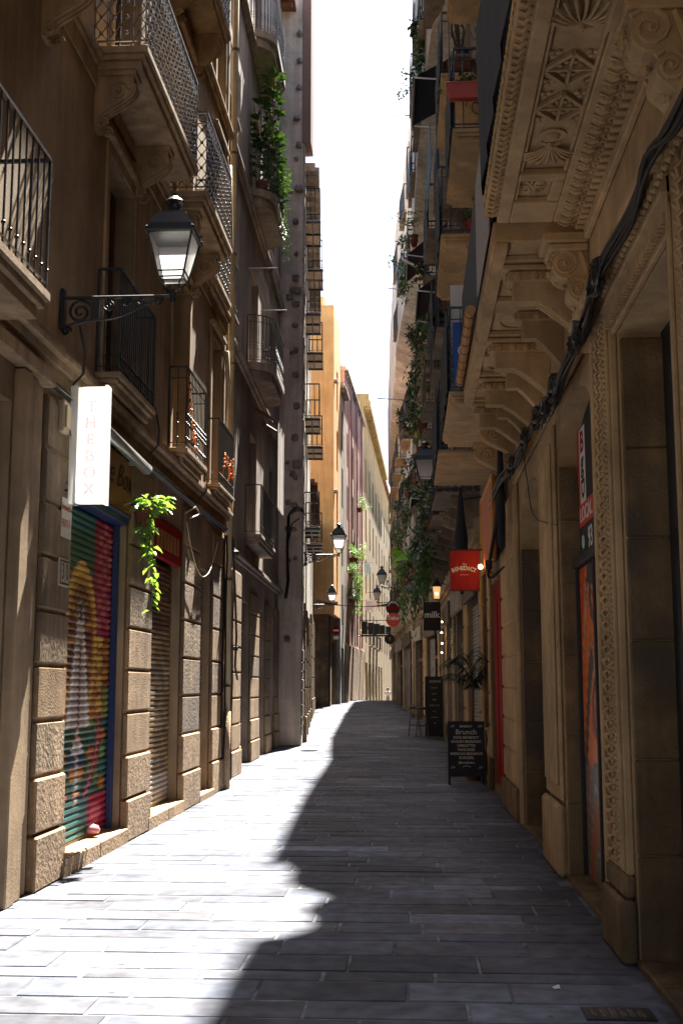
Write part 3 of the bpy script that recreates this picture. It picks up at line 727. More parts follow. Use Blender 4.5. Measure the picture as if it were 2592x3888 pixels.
# ---- wall lantern, built once at the origin with its wall plate at x=0 and the arm along +x
def spiral(cx, cz, R, turns, a0=0, n=26, y=0, sg=1):
    return [(cx + R*(1-.86*i/n)*cos(a0+sg*2*pi*turns*i/n), y, cz + R*(1-.86*i/n)*sin(a0+sg*2*pi*turns*i/n)) for i in range(n+1)]
def make_lamp(label, loc, rz):
    t = thing('wall_lantern', label, 'street lamp', (0, 0, 0), 'wall lanterns on scrolled brackets', local=True)
    b = MB(); b.cbox(0, .035, -.045, .045, -.30, .08, .008); b.build('wall_plate', M['iron'], t)
    b = MB(); b.tube([(.02, 0, 0), (.97, 0, 0)], .016, 6)
    b.tube([(.03, 0, -.26)] + [(.03+.8*i/8, 0, -.26+.20*(i/8)**1.3 + .02*sin(i)) for i in range(1, 9)], .013, 5)
    b.tube(spiral(.17, -.13, .115, 1.9), .014, 5); b.tube(spiral(.42, -.07, .055, 1.6, pi), .010, 5); b.tube(spiral(.57, -.055, .045, 1.6, 0), .009, 5)
    b.tube(spiral(.70, -.04, .032, 1.3, pi), .008, 5); b.tube(spiral(.05, -.30, .045, 1.3, 0), .012, 5); b.tube(spiral(.86, -.05, .04, 1.3, 0), .010, 5)
    b.tube([(.30, 0, -.01), (.31, 0, -.2)], .009, 4); b.box(.26, .34, -.012, .012, -.2, 0)
    b.build('bracket', M['iron'], t)
    X = .98; b = MB()
    b.lathe([(.012, -.06), (.03, -.03), (.02, .0), (.035, .03), (.02, .06)], (X, 0, 0), 8)
    for a in range(4):
        th = pi/4 + a*pi/2
        b.tube([(X+.02*cos(th), .02*sin(th), .03), (X+.10*cos(th), .10*sin(th), .05), (X+.09*cos(th), .09*sin(th), .10), (X+.145*cos(th), .145*sin(th), .145)], .007, 4)
    b.build('cradle', M['iron'], t)
    lo, hi, z0, z1 = .105, .19, .145, .52
    b = MB()
    for sx, sy in ((1, 1), (1, -1), (-1, 1), (-1, -1)): b.tube([(X+sx*lo, sy*lo, z0), (X+sx*hi, sy*hi, z1)], .011, 4)
    for e_, z in ((lo, z0), (hi, z1), (lo+(hi-lo)*.12, z0+.05)):
        P = [(X+e_, e_, z), (X-e_, e_, z), (X-e_, -e_, z), (X+e_, -e_, z), (X+e_, e_, z)]; b.tube(P, .009, 4)
    b.build('frame', M['iron'], t)
    q = .006
    for k in range(4):
        b = MB(); s1, s2 = ((1, 1), (-1, 1), (-1, -1), (1, -1))[k], ((-1, 1), (-1, -1), (1, -1), (1, 1))[k]
        ee, zz, e2, z2 = lo-q, z0, hi-q, z1
        b.quad((X+s1[0]*ee, s1[1]*ee, zz), (X+s2[0]*ee, s2[1]*ee, zz), (X+s2[0]*e2, s2[1]*e2, z2), (X+s1[0]*e2, s1[1]*e2, z2))
        b.build('glass_pane', M['lampclear'] if k == 2 else M['lampglass'], t)
    b = MB()
    def ring(h, z): return [(X+h, h, z), (X-h, h, z), (X-h, -h, z), (X+h, -h, z)]
    lv = [ring(.212, .518), ring(.218, .535), ring(.195, .545), ring(.185, .60), ring(.12, .72), ring(.115, .735)]
    vs = sum(lv, []); fs = [(3, 2, 1, 0)]
    for i in range(len(lv)-1):
        for k in range(4): fs.append((i*4+k, i*4+(k+1) % 4, i*4+4+(k+1) % 4, i*4+4+k))
    fs.append(tuple(len(vs)-4+k for k in range(4))); b.add(vs, fs)
    b.lathe([(.075, .73), (.085, .75), (.05, .79), (.05, .83), (.085, .845), (.085, .86), (.04, .90), (.012, .92), (.015, .94)], (X, 0, 0), 12)
    for sx, sy in ((1, 1), (1, -1), (-1, 1), (-1, -1)): b.ball((X+sx*.20, sy*.20, .555), .018, 6); b.box(X-.25 if sx < 0 else X+.2, X-.2 if sx < 0 else X+.25, -.008, .008, .525, .54)
    b.build('roof', M['iron'], t)
    t.location = loc; t.rotation_euler = (0, 0, rz); return t
lamp0 = make_lamp('large wall lantern nearest the camera on the brown left building, its glass bright with sun', (-3.02, 9.73, 4.95), 0)
dup(lamp0, (-3.0, 33.0, 5.27), 'wall lantern on the grey corner building, level with the orange wall behind it', 0)
dup(lamp0, (-4.6, 54.0, 5.3), 'small wall lantern in front of the orange building above the crossing cables', 0, 1.0)
dup(lamp0, (-3.75, 80.0, 4.95), 'farthest tiny wall lantern on the left, before the yellow building', 0, 1.0)
dup(lamp0, (1.27, 22.0, 5.30), 'wall lantern on the right under the hanging ivy with grey unlit glass', pi)
dup(lamp0, (-.25, 50.0, 5.75), 'wall lantern on the right hanging above the round shop signs', pi)
dup(lamp0, (-.80, 62.0, 5.95), 'small far wall lantern on the right just below and behind another one', pi)

# ---- leafy plants
def leaf(mb, p, dirv, L, W, col, rnd, fold=.25, droop=.2):
    d = Vector(dirv).normalized(); up = Vector((rnd.uniform(-.4, .4), rnd.uniform(-.4, .4), 1)); s = d.cross(up)
    if s.length < .05: s = Vector((1, 0, 0))
    s.normalize(); n = s.cross(d); p = Vector(p)
    a = p; m1 = p + d*L*.35 + s*W*.5 + n*W*fold; m2 = p + d*L*.35 - s*W*.5 + n*W*fold
    c1 = p + d*L*.72 + s*W*.36 + n*W*fold*.5 - Vector((0, 0, L*droop*.4)); c2 = p + d*L*.72 - s*W*.36 + n*W*fold*.5 - Vector((0, 0, L*droop*.4))
    mid = p + d*L*.45 - Vector((0, 0, L*droop*.1)); tip = p + d*L - Vector((0, 0, L*droop))
    mb.add([tuple(a), tuple(m1), tuple(c1), tuple(tip), tuple(c2), tuple(m2), tuple(mid)], [(0, 6, 2, 1), (6, 3, 2), (0, 5, 4, 6), (6, 4, 3)], col)
def green(rnd, b=1.0):
    t = rnd.random(); return ((.045+.06*t)*b, (.11+.10*t)*b, (.025+.02*t)*b)
def bush(mb, c, r, n, rnd, L=.10, W=.05, b=1.0, drop=0.0, clumps=6):
    cl = [Vector((rnd.gauss(0, .5)*r[0], rnd.gauss(0, .5)*r[1], rnd.gauss(0, .5)*r[2])) for _ in range(clumps)]
    for i in range(n):
        q = rnd.choice(cl) + Vector((rnd.gauss(0, .33)*r[0], rnd.gauss(0, .33)*r[1], rnd.gauss(0, .33)*r[2]))
        if drop: q.z -= abs(rnd.gauss(0, 1)) * drop
        p = Vector(c) + q; dv = q + Vector((rnd.uniform(-.3, .3), rnd.uniform(-.3, .3), rnd.uniform(-.1, .3)))
        leaf(mb, p, dv, L*rnd.uniform(.6, 1.3), W*rnd.uniform(.6, 1.3), green(rnd, b*rnd.uniform(.6, 1.3)), rnd)
def pot(mb, c, r, h, n=12): mb.lathe([(r*.7, 0), (r*.98, h*.82), (r*1.1, h*.83), (r*1.12, h), (r*.95, h), (r*.9, h*.85)], c, n)
# pothos in the sun on the left
rl = random.Random(11)
t = thing('hanging_plant', 'sunlit pothos trailing from a red hanging pot on the left wall', 'plant', (-2.76, 11.95, 3.25))
b_ = MB(); pot(b_, (-2.78, 11.95, 3.24), .085, .16); b_.build('pot', M['terra'], t)
b_ = MB(); b_.tube([(-3.0, 11.95, 3.5), (-2.9, 11.95, 3.47), (-2.8, 11.95, 3.4)], .008, 4); b_.build('hook', M['iron'], t)
b_ = MB(); L_ = MB()
for i in range(46):
    a = rl.uniform(0, 2*pi); rr = rl.uniform(.02, .16); leaf(L_, (-2.70+rr*cos(a), 11.95+rr*sin(a), 3.40+rl.uniform(0, .14)), (cos(a), sin(a), rl.uniform(-.2, .6)), .13, .08, (.15, .26, .06), rl, droop=.4)
for (sx, sy, ln, amp) in ((.08, .05, 1.05, .05), (.05, -.03, .62, .04), (.10, .1, .85, .035), (.03, .08, .45, .04)):
    P = []
    for i in range(22):
        f = i/21; P.append((-2.78+sx+amp*sin(f*7+sx*30), 11.95+sy+amp*cos(f*6), 3.42-ln*f+.05*sin(f*pi)))
    b_.tube(P, .004, 4)
    for i in range(1, 22):
        if rl.random() < (.95 if i < 12 else .85):
            p = P[i]; a = rl.uniform(0, 2*pi); leaf(L_, p, (cos(a), .5*sin(a), -.25), rl.uniform(.07, .11), rl.uniform(.055, .075), (.16, .27, .06), rl, droop=.35)
b_.build('stem', M['green'], t); L_.build('foliage', M['leafsun'], t)

for (y0, y1, lb) in ((14.35, 14.9, 'orange dried garland tied to the near rail of the small turned balcony'), (17.3, 18.3, 'orange beads strung on the rail of the last small balcony before the drainpipe')):
    t = thing('garland', lb, 'garland', (-2.78, y0, 4.7)); b_ = MB(); P = []
    for k in range(26):
        f = k/25; P.append((-2.79+rl.uniform(-.03, .02), y0+(y1-y0)*f, (5.5-.85*f if y0 < 15 else 4.75+.35*abs(sin(f*6)))+rl.uniform(-.04, .04)))
    b_.tube(P, .006, 4); b_.build('string', M['woodd'], t); b_ = MB()
    for p in P: b_.ball(p, rl.uniform(.012, .026), 5)
    b_.tube(P, .010, 5); b_.build('beads', plain('orange_bead', (.75, .22, .03), rough=.4), t)
# drainpipe, cables
t = thing('drainpipe', 'tall cream drainpipe running down the joint between the brown and mauve left buildings', 'drainpipe', (-2.93, 18.85, 0))
b_ = MB(); b_.tube([(-2.95, 18.85, .9), (-2.95, 18.85, 19.5)], .055, 10); b_.build('pipe', M['pipe'], t, smooth=True)
b_ = MB(); b_.tube([(-2.94, 18.72, .0), (-2.94, 18.72, 1.2)], .085, 10); b_.build('foot', M['rockA'], t, smooth=True)
b_ = MB()
for z in (1.6, 3.3, 5.1, 6.9, 8.8, 10.6, 12.5): b_.lathe([(.062, -.02), (.07, -.02), (.07, .02), (.062, .02)], (-2.95, 18.85, z), 10)
b_.build('collar', M['ironw'], t)
b_ = MB(); b_.tube([(-2.96, 18.45, 10.2), (-2.96, 18.55, 9.5), (-2.96, 18.7, 8.9), (-2.95, 18.83, 8.3)], .045, 8)
b_.build('branch_pipe', M['pipe'], t, smooth=True)
b_ = MB(); b_.tube([(-2.96, 18.45, 7.0), (-2.96, 18.6, 6.6), (-2.95, 18.8, 6.1)], .04, 8); b_.build('branch_pipe', M['pipe'], t, smooth=True)
def sag(p, q, s, n=14, jit=0, rnd=random): 
    return [(p[0]+(q[0]-p[0])*i/n + rnd.uniform(-jit, jit), p[1]+(q[1]-p[1])*i/n, p[2]+(q[2]-p[2])*i/n - s*4*(i/n)*(1-i/n) + rnd.uniform(-jit, jit)) for i in range(n+1)]
rc = random.Random(5)
t = thing('cable_bundle', 'bundle of black cables clipped along the brown left wall under the ledge', 'cables', (-2.98, 10, 4.05))
b_ = MB()
for k in range(6): b_.tube(sag((-2.975+.012*k, 3, 4.12+.018*k), (-2.975+.01*k, 18.6, 4.02+.015*k), .02*k, 30, .008, rc), .011, 5)
for y_ in (9.9, 13.0, 16.2): b_.tube([(-2.96, y_, 4.2), (-2.86, y_+.02, 4.32), (-2.85, y_, 4.5), (-2.9, y_, 4.75)], .012, 5)
b_.build('cable', M['cable'], t)
t = thing('loose_wire', 'thin pale wire sagging in the sun between the left shop piers', 'wire', (-2.85, 15, 3.2))
b_ = MB(); b_.tube(sag((-2.92, 15.1, 3.72), (-2.90, 17.5, 3.75), .62, 20, .004, rc), .005, 5); b_.build('wire', M['pipe'], t)
b_ = MB(); b_.tube([(-2.92, 15.0, 3.82), (-2.80, 15.1, 3.92), (-2.76, 15.2, 3.84), (-2.86, 15.05, 3.76)], .012, 5); b_.build('loop', M['pipe'], t)
t = thing('conduit', 'cluster of thin pipes and cables climbing the corner beside the drainpipe', 'pipes', (-3.0, 18.4, 0))
b_ = MB()
for k, yy in enumerate((18.5, 18.62, 19.25)): b_.tube(sag((-2.965+.02*k, yy, .1), (-2.965+.02*k, yy+.05, 4.0), 0, 10, .01, rc), .016, 5)
b_.tube([(-2.9, 18.9, 4.0), (-2.86, 19.0, 3.2), (-2.84, 19.1, 2.4), (-2.84, 19.0, 1.9), (-2.83, 19.2, 1.7)], .02, 5)
b_.ball((-2.86, 19.05, 3.75), .06, 6); b_.ball((-2.85, 19.1, 2.2), .05, 6); b_.build('pipe', M['cable'], t)

# ---- second left building
FB = Fac((-3.38, 18.8), (-3.58, 31.6), 'L'); B = lambda y: FB.uy(y)
opsB = [(B(23.6), B(25.1), 0, 3.35), (B(26.9), B(28.2), 0, 3.35), (B(29.4), B(30.4), 0, 3.3)]
wB = []
for z in (4.75, 8.5, 12.4, 16.1):
    for (a, b) in ((20.1, 21.2), (25.0, 26.3), (29.0, 29.9)): wB.append((B(a), B(b), z + (.05 if a == 25.0 else .5), z + 2.35))
BB = building('apartment_building', 'mauve grey building with rounded balconies between the drainpipe and the grey corner wall', FB, 21, opsB + wB, M['plasterB'], roofover=.4)
for i, o in enumerate(wB): window(BB, FB, *o, mat=M['woodd'], shutter=M['louvre'] if i % 3 == 0 else None, rows=3)
for o, lb in zip(opsB, ('reddish lower slats', None, None)): rollshutter(BB, FB, o[0]+.02, o[1]-.02, .1, o[3], inset=.13, pitch=.075)
pier(BB, FB, B(18.9), B(20.6), 0, 3.7, out=.14, rocky=1); pier(BB, FB, B(20.8), B(22.1), 0, 3.7, out=.24, rocky=1, mat=M['stoneA']); pier(BB, FB, B(22.2), B(23.5), 0, 3.6, out=.05)
pier(BB, FB, B(25.2), B(26.8), 0, 3.6, out=.05); pier(BB, FB, B(28.3), B(29.35), 0, 3.6, out=.05); pier(BB, FB, B(30.45), B(31.5), 0, 3.6, out=.05)
for z in (4.2, 8.2, 12.1, 15.9): course(BB, FB, 0, FB.L, z, ((.10, .07), (.14, .05), (.07, .06)), mat=M['plasterB'])
for z, ot in ((4.75, .36), (8.48, .62), (12.4, .60), (16.15, .58)):
    balcony(BB, FB, B(24.3), B(27.2), z, ot, th=.16, style='turned' if z > 5 else 'bars', sp=.13, r=.008, h=1.05, round_=(z > 5), slab=M['plasterB'], iron=M['iron'])
balcony(BB, FB, B(19.9), B(21.5), 8.45, .2, th=.1, style='bars', sp=.1, slab=M['plasterB']); balcony(BB, FB, B(19.9), B(21.5), 12.35, .2, th=.1, style='bars', sp=.1, slab=M['plasterB'])
t = thing('hanging_canvas', 'bleached canvas hanging over the lowest balcony of the mauve building', 'canvas', FB(B(26.6), .5, 6.5))
b_ = MB(FB)
for k in range(10):
    ua = B(25.9)+1.5*k/10; ub = B(25.9)+1.5*(k+1)/10; w0 = .012*sin(k*1.7); w1 = .012*sin((k+1)*1.7)
    b_.quad((ua, .50+w0, 5.55), (ub, .50+w1, 5.55), (ub, .50+w1, 7.5), (ua, .50+w0, 7.5)); b_.quad((ua, .53+w0, 5.55), (ub, .53+w1, 5.55), (ub, .53+w1, 7.5), (ua, .53+w0, 7.5))
    b_.quad((ua, .50+w0, 7.5), (ub, .50+w1, 7.5), (ub, .53+w1, 7.5), (ua, .53+w0, 7.5))
b_.build('canvas', M['cloth'], t)
b_ = MB(FB); b_.tube([(B(25.85), .52, 7.52), (B(27.5), .52, 7.52)], .02, 6); b_.tube([(B(25.9), -.1, 7.9), (B(25.9), .52, 7.5)], .03, 6); b_.tube([(B(27.4), -.1, 7.9), (B(27.4), .52, 7.5)], .03, 6); b_.build('frame', M['woodd'], t)
t = thing('clothes_rack', 'thin metal clothes drying frame projecting above the middle rounded balcony', 'drying frame', FB(B(25), .3, 10.6))
b_ = MB(FB); b_.tube([(B(24.4), 0, 10.6), (B(24.4), .62, 10.6), (B(27.0), .62, 10.5), (B(27.0), 0, 10.5)], .012, 5)
for k in range(4): b_.tube([(B(24.6), .12+k*.13, 10.6), (B(26.9), .12+k*.13, 10.5)], .004, 4)
b_.build('rack', M['steel'], t)
rb = random.Random(23)
t = thing('rubber_plant', 'tall glossy rubber plant with trailing greenery on the upper rounded balcony', 'plant', FB(B(25), .35, 12.4))
b_ = MB(FB)
for (yy, oo) in ((24.6, .25), (25.1, .38), (25.8, .4), (26.4, .38)): b_ = MB(FB); pot(b_, (B(yy), oo, 12.4), .13, .26); b_.build('pot', M['terra'], t)
b_ = MB(); S_ = MB()
for (yy, oo, hh, n) in ((24.55, .2, 2.0, 60), (24.9, .42, 2.9, 130), (25.5, .4, 1.9, 90), (26.2, .42, 1.3, 70)):
    base = Vector(FB(B(yy), oo, 12.5)); S_.tube([tuple(base), (base.x+.04, base.y-.05, 12.5+hh*.5), (base.x+.02, base.y, 12.4+hh)], .014, 5)
    for i in range(n):
        f = rb.uniform(.1, 1); a = rb.uniform(0, 2*pi); p = (base.x+.04+.08*cos(a), base.y+.1*sin(a), 12.45+hh*f)
        leaf(b_, p, (cos(a), sin(a), .5), .28, .12, green(rb, .55), rb, droop=.25)
bush(b_, FB(B(24.8), .62, 12.75), (.18, .3, .25), 90, rb, .12, .07, .9)
bush(b_, FB(B(24.5), .25, 13.0), (.12, .2, .3), 60, rb, .12, .07, 1.2)
bush(b_, FB(B(25.8), .66, 12.2), (.06, .6, .1), 130, rb, .06, .04, .9, drop=.4)
S_.build('stem', M['wood'], t); b_.build('foliage', M['leaf'], t)

# ---- grey corner building: blank side wall faces down the street
t = building('corner_building', 'tall grey rendered corner building whose blank side wall is studded with rough stones', Fac((-2.93, 31.6), (-3.0, 32.7), 'L'), 25, [], M['plasterC'], depth=9)
rt = random.Random(9)
def rough_stone(x, z, s, out):
    K = MB(); K.cbox(x-s*rt.uniform(.9, 1.3), x+s*rt.uniform(.7, 1.1), 31.60-out, 31.62, z-s, z+s*rt.uniform(.5, 1.2), .04)
    for i, v in enumerate(K.v):
        if v[1] < 31.61: K.v[i] = (v[0]+rt.uniform(-.018, .018), v[1]+rt.uniform(-.02, .02), v[2]+rt.uniform(-.018, .018))
    K.build('toothing_stone', M['toothing'], t)
z = 2.2
while z < 21:
    if z > 5 or rt.random() < .3: rough_stone(-2.98 - rt.uniform(.08, .17), z, rt.uniform(.06, .125), rt.uniform(.06, .17))
    if rt.random() < .3: rough_stone(-3.22 - rt.uniform(-.04, .14), z+rt.uniform(-.2, .2), rt.uniform(.05, .10), rt.uniform(.04, .12))
    z += rt.uniform(.35, 1.0)
K = MB(); z = .3
while z < 16.8:
    h = rt.uniform(.2, .4); K.cbox(-2.95, -2.90+rt.uniform(-.01, .02), 31.585-rt.uniform(0, .012), 31.8, z, z+h-.02, .015); z += h
K.build('corner_stones', M['cream'], t)
K = MB(); K.cbox(-2.99, -2.74, 31.57, 32.5, 16.95, 25, .01); K.build('cladding', plain('brown_cladding', (.24, .13, .09), rough=.7), t)
t = thing('cable_bundle', 'cables looping across the foot of the blank grey side wall', 'cables', (-3.2, 31.5, 5))
b_ = MB()
for k in range(4):
    b_.tube([(-3.36+.02*k, 31.2, 3.9), (-3.30+.02*k, 31.25, 4.4), (-3.33+.015*k, 31.3, 5.2), (-3.32+.02*k, 31.45, 6.15+.04*k), (-3.1, 31.5, 6.3+.04*k), (-2.95, 31.5, 6.3+.03*k), (-2.85, 31.7, 6.2)], .013, 5)
b_.tube([(-3.28, 31.4, 5.5), (-3.2, 31.48, 5.95), (-3.0, 31.5, 6.1)], .02, 5)
b_.build('cable', M['cable'], t)

def genwin(root, fac, us, zs, wd, ht, skip=(), **kw):
    for z in zs:
        for u in us: window(root, fac, u, u+wd, z, z+ht, **kw)
def simple(name, label, fac, H, us, zs, wd, ht, mat, base=None, gops=(), **kw):
    ops = [(u, u+wd, z, z+ht) for u in us for z in zs] + list(gops)
    wk = {k: kw.pop(k) for k in ('wmat', 'wsh', 'rows') if k in kw}
    r = building(name, label, fac, H, ops, mat, **kw)
    genwin(r, fac, us, zs, wd, ht, mat=wk.get('wmat'), shutter=wk.get('wsh'), rows=wk.get('rows', 2))
    return r
FC = Fac((-3.0, 32.7), (-3.96, 46), 'L')
BC = simple('apartment_building', 'narrow facade stacked with iron balconies just beyond the grey corner wall', FC, 16.6, (1.0, 5.0, 8.4, 11.2), (6.2, 9.35, 12.5), 1.0, 2.3, M['cream'], roofover=.42, roofmat=M['cream'], gops=[(1, 2.6, 0, 3.6), (5, 6.5, 0, 3.6), (9, 10.5, 0, 3.6)])
for o in (1, 5, 9): rollshutter(BC, FC, o+.05, o+1.55, .1, 3.6)
for z in (6.1, 9.3, 12.45, 15.3):
    for u, ot in ((.5, .46), (4.6, .52)):
        bc_ = balcony(BC, FC, u, u+2.0, z, ot, th=.07, style='bars', sp=.16, r=.012, h=1.0, mould=False, slab=M['plasterC'], corb=(), iron=M['iron'])
        m_ = MB(FC)
        for q in range(3): m_.box(u+.02+.95*q, u+.08+.95*q, .01, ot+.01, z-.09, z-.033)
        for q in (.2, ot-.04): m_.box(u, u+2.02, q, q+.035, z-.085, z-.034)
        m_.build('beam', M['iron'], bc_)
for k, u in enumerate((0.2, 3.4, 7.2, 11)): pier(BC, FC, u, u+.5, .0, 3.9, out=.08, rocky=1, step=.8)
FD = Fac((-3.96, 46), (-4.75, 57.5), 'L')
BD = simple('apartment_building', 'low dim facade in front of the orange building', FD, 9.5, (1, 4.5, 8), (5.5,), 1.0, 2.1, M['brownR'], roofover=.3)
for k, u in enumerate((.2, 3, 6, 9)): pier(BD, FD, u, u+.9, .3, 4.4, out=.1, rocky=1, step=.8)
# orange building: stone base, jettied orange storeys
FO = Fac((-4.02, 58), (-3.92, 62), 'L')
BO = building('orange_building', 'tall bright orange building above a dark stone base', FO, 5.1, [(1.2, 2.8, 0, 3.8)], M['stoneRd'], depth=5)
FO2 = Fac((-3.80, 57.9), (-3.72, 62), 'L')
m_ = MB(FO2); ops_ = [(u, u+.9, z, z+2.1) for u in (1.6,) for z in (6.2, 9.4, 12.6, 15.8)]; wallsheet(m_, FO2.L, 20.9, 5.1, ops_, .3)
m_.box(0, FO2.L, -5, -.3, 5.1, 20.9); m_.quad((0, 0, 5.1), (0, 0, 20.9), (0, -.3, 20.9), (0, -.3, 5.1)); m_.quad((0, 0, 20.9), (FO2.L, 0, 20.9), (FO2.L, -.3, 20.9), (0, -.3, 20.9)); m_.quad((0, 0, 5.1), (FO2.L, 0, 5.1), (FO2.L, -.3, 5.1), (0, -.3, 5.1))
m_.box(1.0, 3.4, -3, -.6, 20.9, 21.7); m_.build('upper_wall', M['orange'], BO)
genwin(BO, FO2, (1.6,), (6.2, 9.4, 12.6, 15.8), .9, 2.1, mat=M['wood'])
m_ = MB(FO2)
for z in (5.6, 11.2, 16.9): m_.cbox(.1, .6, .003, .18, z, z+.14, .02)
m_.build('ledge', M['cream'], BO)
m_ = MB(FO); m_.tube([(-.05, .02, 0), (-.05, .02, 5)], .05, 6); m_.build('drainpipe', M['cable'], BO)
FG = Fac((-3.72, 62.05), (-3.66, 65), 'L')
BG = simple('narrow_building', 'narrow grey green house squeezed between the orange and the pink building', FG, 17.6, (.9,), (4.8, 8.0, 11.2, 14.4), .9, 2.2, M['grey'], roofover=.3, roofmat=M['cream'], gops=[(.6, 2.4, 0, 3.6)], z0=-1, roofh=.3)
FP = Fac((-3.66, 65.1), (-3.20, 80), 'L')
BP = simple('pink_building', 'dusty pink building with drainpipes down its front', FP, 19.4, (1.4, 5.4, 9.2, 12.8), (4.8, 7.9, 11.0, 14.1), .8, 2.0, M['pink'], roofover=.2, roofmat=M['cream'], gops=[])
m_ = MB(FP); m_.box(2.0, 4.0, -2.5, -.5, 19.6, 20.9); m_.build('roof_hut', M['pink'], BP)
m_ = MB(FP)
for u in (3.6, 7.8, 12.0): m_.tube([(u, .09, 4), (u, .09, 19.2)], .06, 6)
m_.build('drainpipe', M['pink'], BP)
m_ = MB(FP); m_.cbox(0, 14.8, .002, .07, -1, 3.9, .02); m_.build('base', M['stoneA'], BP)
FY = Fac((-3.20, 80.05), (-2.6, 110), 'L')
BY = simple('yellow_building', 'pale yellow building with a raking cornice that closes the view', FY, 20.9, (2, 7, 12, 17, 22, 27), (4.6, 8.0, 11.6, 15.2), 1.3, 2.4, M['yellow'], roofover=.5, gops=[(1.5+i*4.6, 4.2+i*4.6, 0, 3.2) for i in range(6)], wmat=M['woodd'], roofmat=M['yellow'], roofh=.9)
for i in range(6): rollshutter(BY, FY, 1.5+i*4.6, 4.2+i*4.6, gz(80+i*4.6), 3.2, pitch=.15)
for u, ot in ((4.3, .3), (9.3, .3), (14.4, .3)): balcony(BY, FY, u+2, u+4.6, 4.5, ot, th=.15, style='bars', sp=.2, r=.02, mould=False)
FE = Fac((-2.6, 110.1), (-1.6, 150), 'L')
simple('white_building', 'last yellowish house at the far end of the street', FE, 21.0, (2, 7, 12), (4.6, 8.0, 11.6, 15.2), 1.3, 2.4, M['yellow'], roofover=.3)
E_ = building('stone_building', 'dim stone house standing across the far end of the street', Fac((-6, 151), (4, 151.2), 'L'), 16, [], M['stoneRd'], depth=6)

# ================================================================= RIGHT SIDE, carved stone building
FR = Fac((1.3, -4), (1.3, 14.3), 'R'); R_ = lambda y: y + 4
opsR = [(R_(5.5), R_(7.17), 0, 3.77), (R_(8.3), R_(10.3), 0, 3.95), (R_(11.5), R_(14.0), 0, 3.85), (R_(1.5), R_(4.4), 0, 3.7)]
wR = [(R_(a), R_(b), z+.05, z+2.6) for (a, b) in ((4.6, 5.8), (9.2, 10.4), (12.0, 13.1)) for z in (5.1, 8.4, 11.6, 14.8)]
BR = building('carved_stone_building', 'richly carved sandstone building at the near right with portals and a bracketed stone balcony', FR, 20, opsR + wR, M['stoneR'], roofover=.46, thick=.5)
for o in wR: window(BR, FR, *o, mat=M['woodd'], inset=.25)
def archfill(root, fac, u0, u1, zs, zt, thick, mat):
    mb = MB(fac); n = 14; c = (u0+u1)/2; w = (u1-u0)/2; P = []
    for i in range(n+1):
        a = pi*i/n; P.append((c - w*cos(a), zs + (zt-.03-zs)*sin(a)))
    for i in range(n):
        a, b = P[i], P[i+1]
        mb.quad((a[0], -.004, a[1]), (b[0], -.004, b[1]), (b[0], -.004, zt), (a[0], -.004, zt))
        mb.quad((a[0], -.004, a[1]), (a[0], -thick, a[1]), (b[0], -thick, b[1]), (b[0], -.004, b[1]))
    mb.build('arch', mat, root)
archfill(BR, FR, R_(8.3), R_(10.3), 3.5, 3.95, .3, M['stoneR']); archfill(BR, FR, R_(11.5), R_(14.0), 3.2, 3.85, .3, M['stoneR'])
# jamb blocks facing down the street (tooled stone), set just inside the openings
for (y, zt) in ((7.17, 3.74), (10.3, 3.5), (14.0, 3.2)):
    j = MB(FR); z = 0; k = 0
    while z < zt - .05:
        h = min((.62, .55, .7)[k % 3], zt - z); j.cbox(R_(y)-.03, R_(y)+.02, -.5, -.006, z+.004, z+h-.006, .008); z += h; k += 1
    j.build('jamb', M['stoneRd'], BR)
j = MB(FR); j.box(R_(5.5), R_(7.17), -.30, -.26, 0, 3.77)
for k in range(3): j.cbox(R_(5.6), R_(6.9), -.26, -.23, .2+k*1.15, 1.2+k*1.15, .02)
j.build('door', M['black'], BR)
j = MB(FR); j.box(R_(1.5), R_(4.4), -.4, -.3, 0, 3.7); j.build('door', M['black'], BR)
# graffiti door
def graf(s, t):
    k = hsh(round(s*7), round(t*15)); c = (.80, .17, .02)
    d = sin(t*19 + 5*sin(s*7)) + .6*sin(s*13 + t*6)
    if d > .80 or (.3 < d < .42): c = (.03, .02, .02)
    if d < -1.0: c = (.62, .05, .02)
    if abs(d-.80) < .07: c = (.5, .48, .45)
    if abs((s-.45)**2*6 + (t % .36 - .18)**2*28 - .35) < .08: c = (.02, .015, .015)
    if t < .36: c = (.17, .15, .13) if d > -.4 else (.42, .10, .02)
    if t < .36 and abs(d) < .12: c = (.45, .43, .4)
    if .48 < s < .53: c = (.08, .02, .01)
    return c
g = MB(FR); u0, u1 = R_(8.32), R_(10.27); NU, NZ = 40, 90
for i in range(NU):
    for k in range(NZ):
        a, b = i/NU, (i+1)/NU; c, d = k/NZ, (k+1)/NZ; ff = (graf(a, c), graf(b, c), graf(b, d), graf(a, d))
        g.add([(u0+(u1-u0)*a, -.15, .04+2.55*c), (u0+(u1-u0)*b, -.15, .04+2.55*c), (u0+(u1-u0)*b, -.15, .04+2.55*d), (u0+(u1-u0)*a, -.15, .04+2.55*d)], [(0, 1, 2, 3)], ff)
dg = g.build('door', M['orangepaint'], BR, label='door covered in orange and black graffiti')
g = MB(FR)
for (a, b) in ((u0+.01, u0+.07), (u1-.07, u1-.01), ((u0+u1)/2-.03, (u0+u1)/2+.03)): g.cbox(a, b, -.16, -.12, .04, 2.6, .008)
g.cbox(u0, u1, -.2, -.1, 2.6, 2.68, .01); g.box(u0, u1, -.22, -.17, 2.68, 3.95); g.build('door_frame', M['black'], BR)
t = thing('letting_sign', 'red white and black letting sign over the orange graffiti door', 'sign', FR(R_(9.2), -.15, 3.2))
g = MB(FR); g.cbox(R_(8.6), R_(10.09), -.168, -.15, 2.66, 3.78, .004); g.build('panel', M['black'], t)
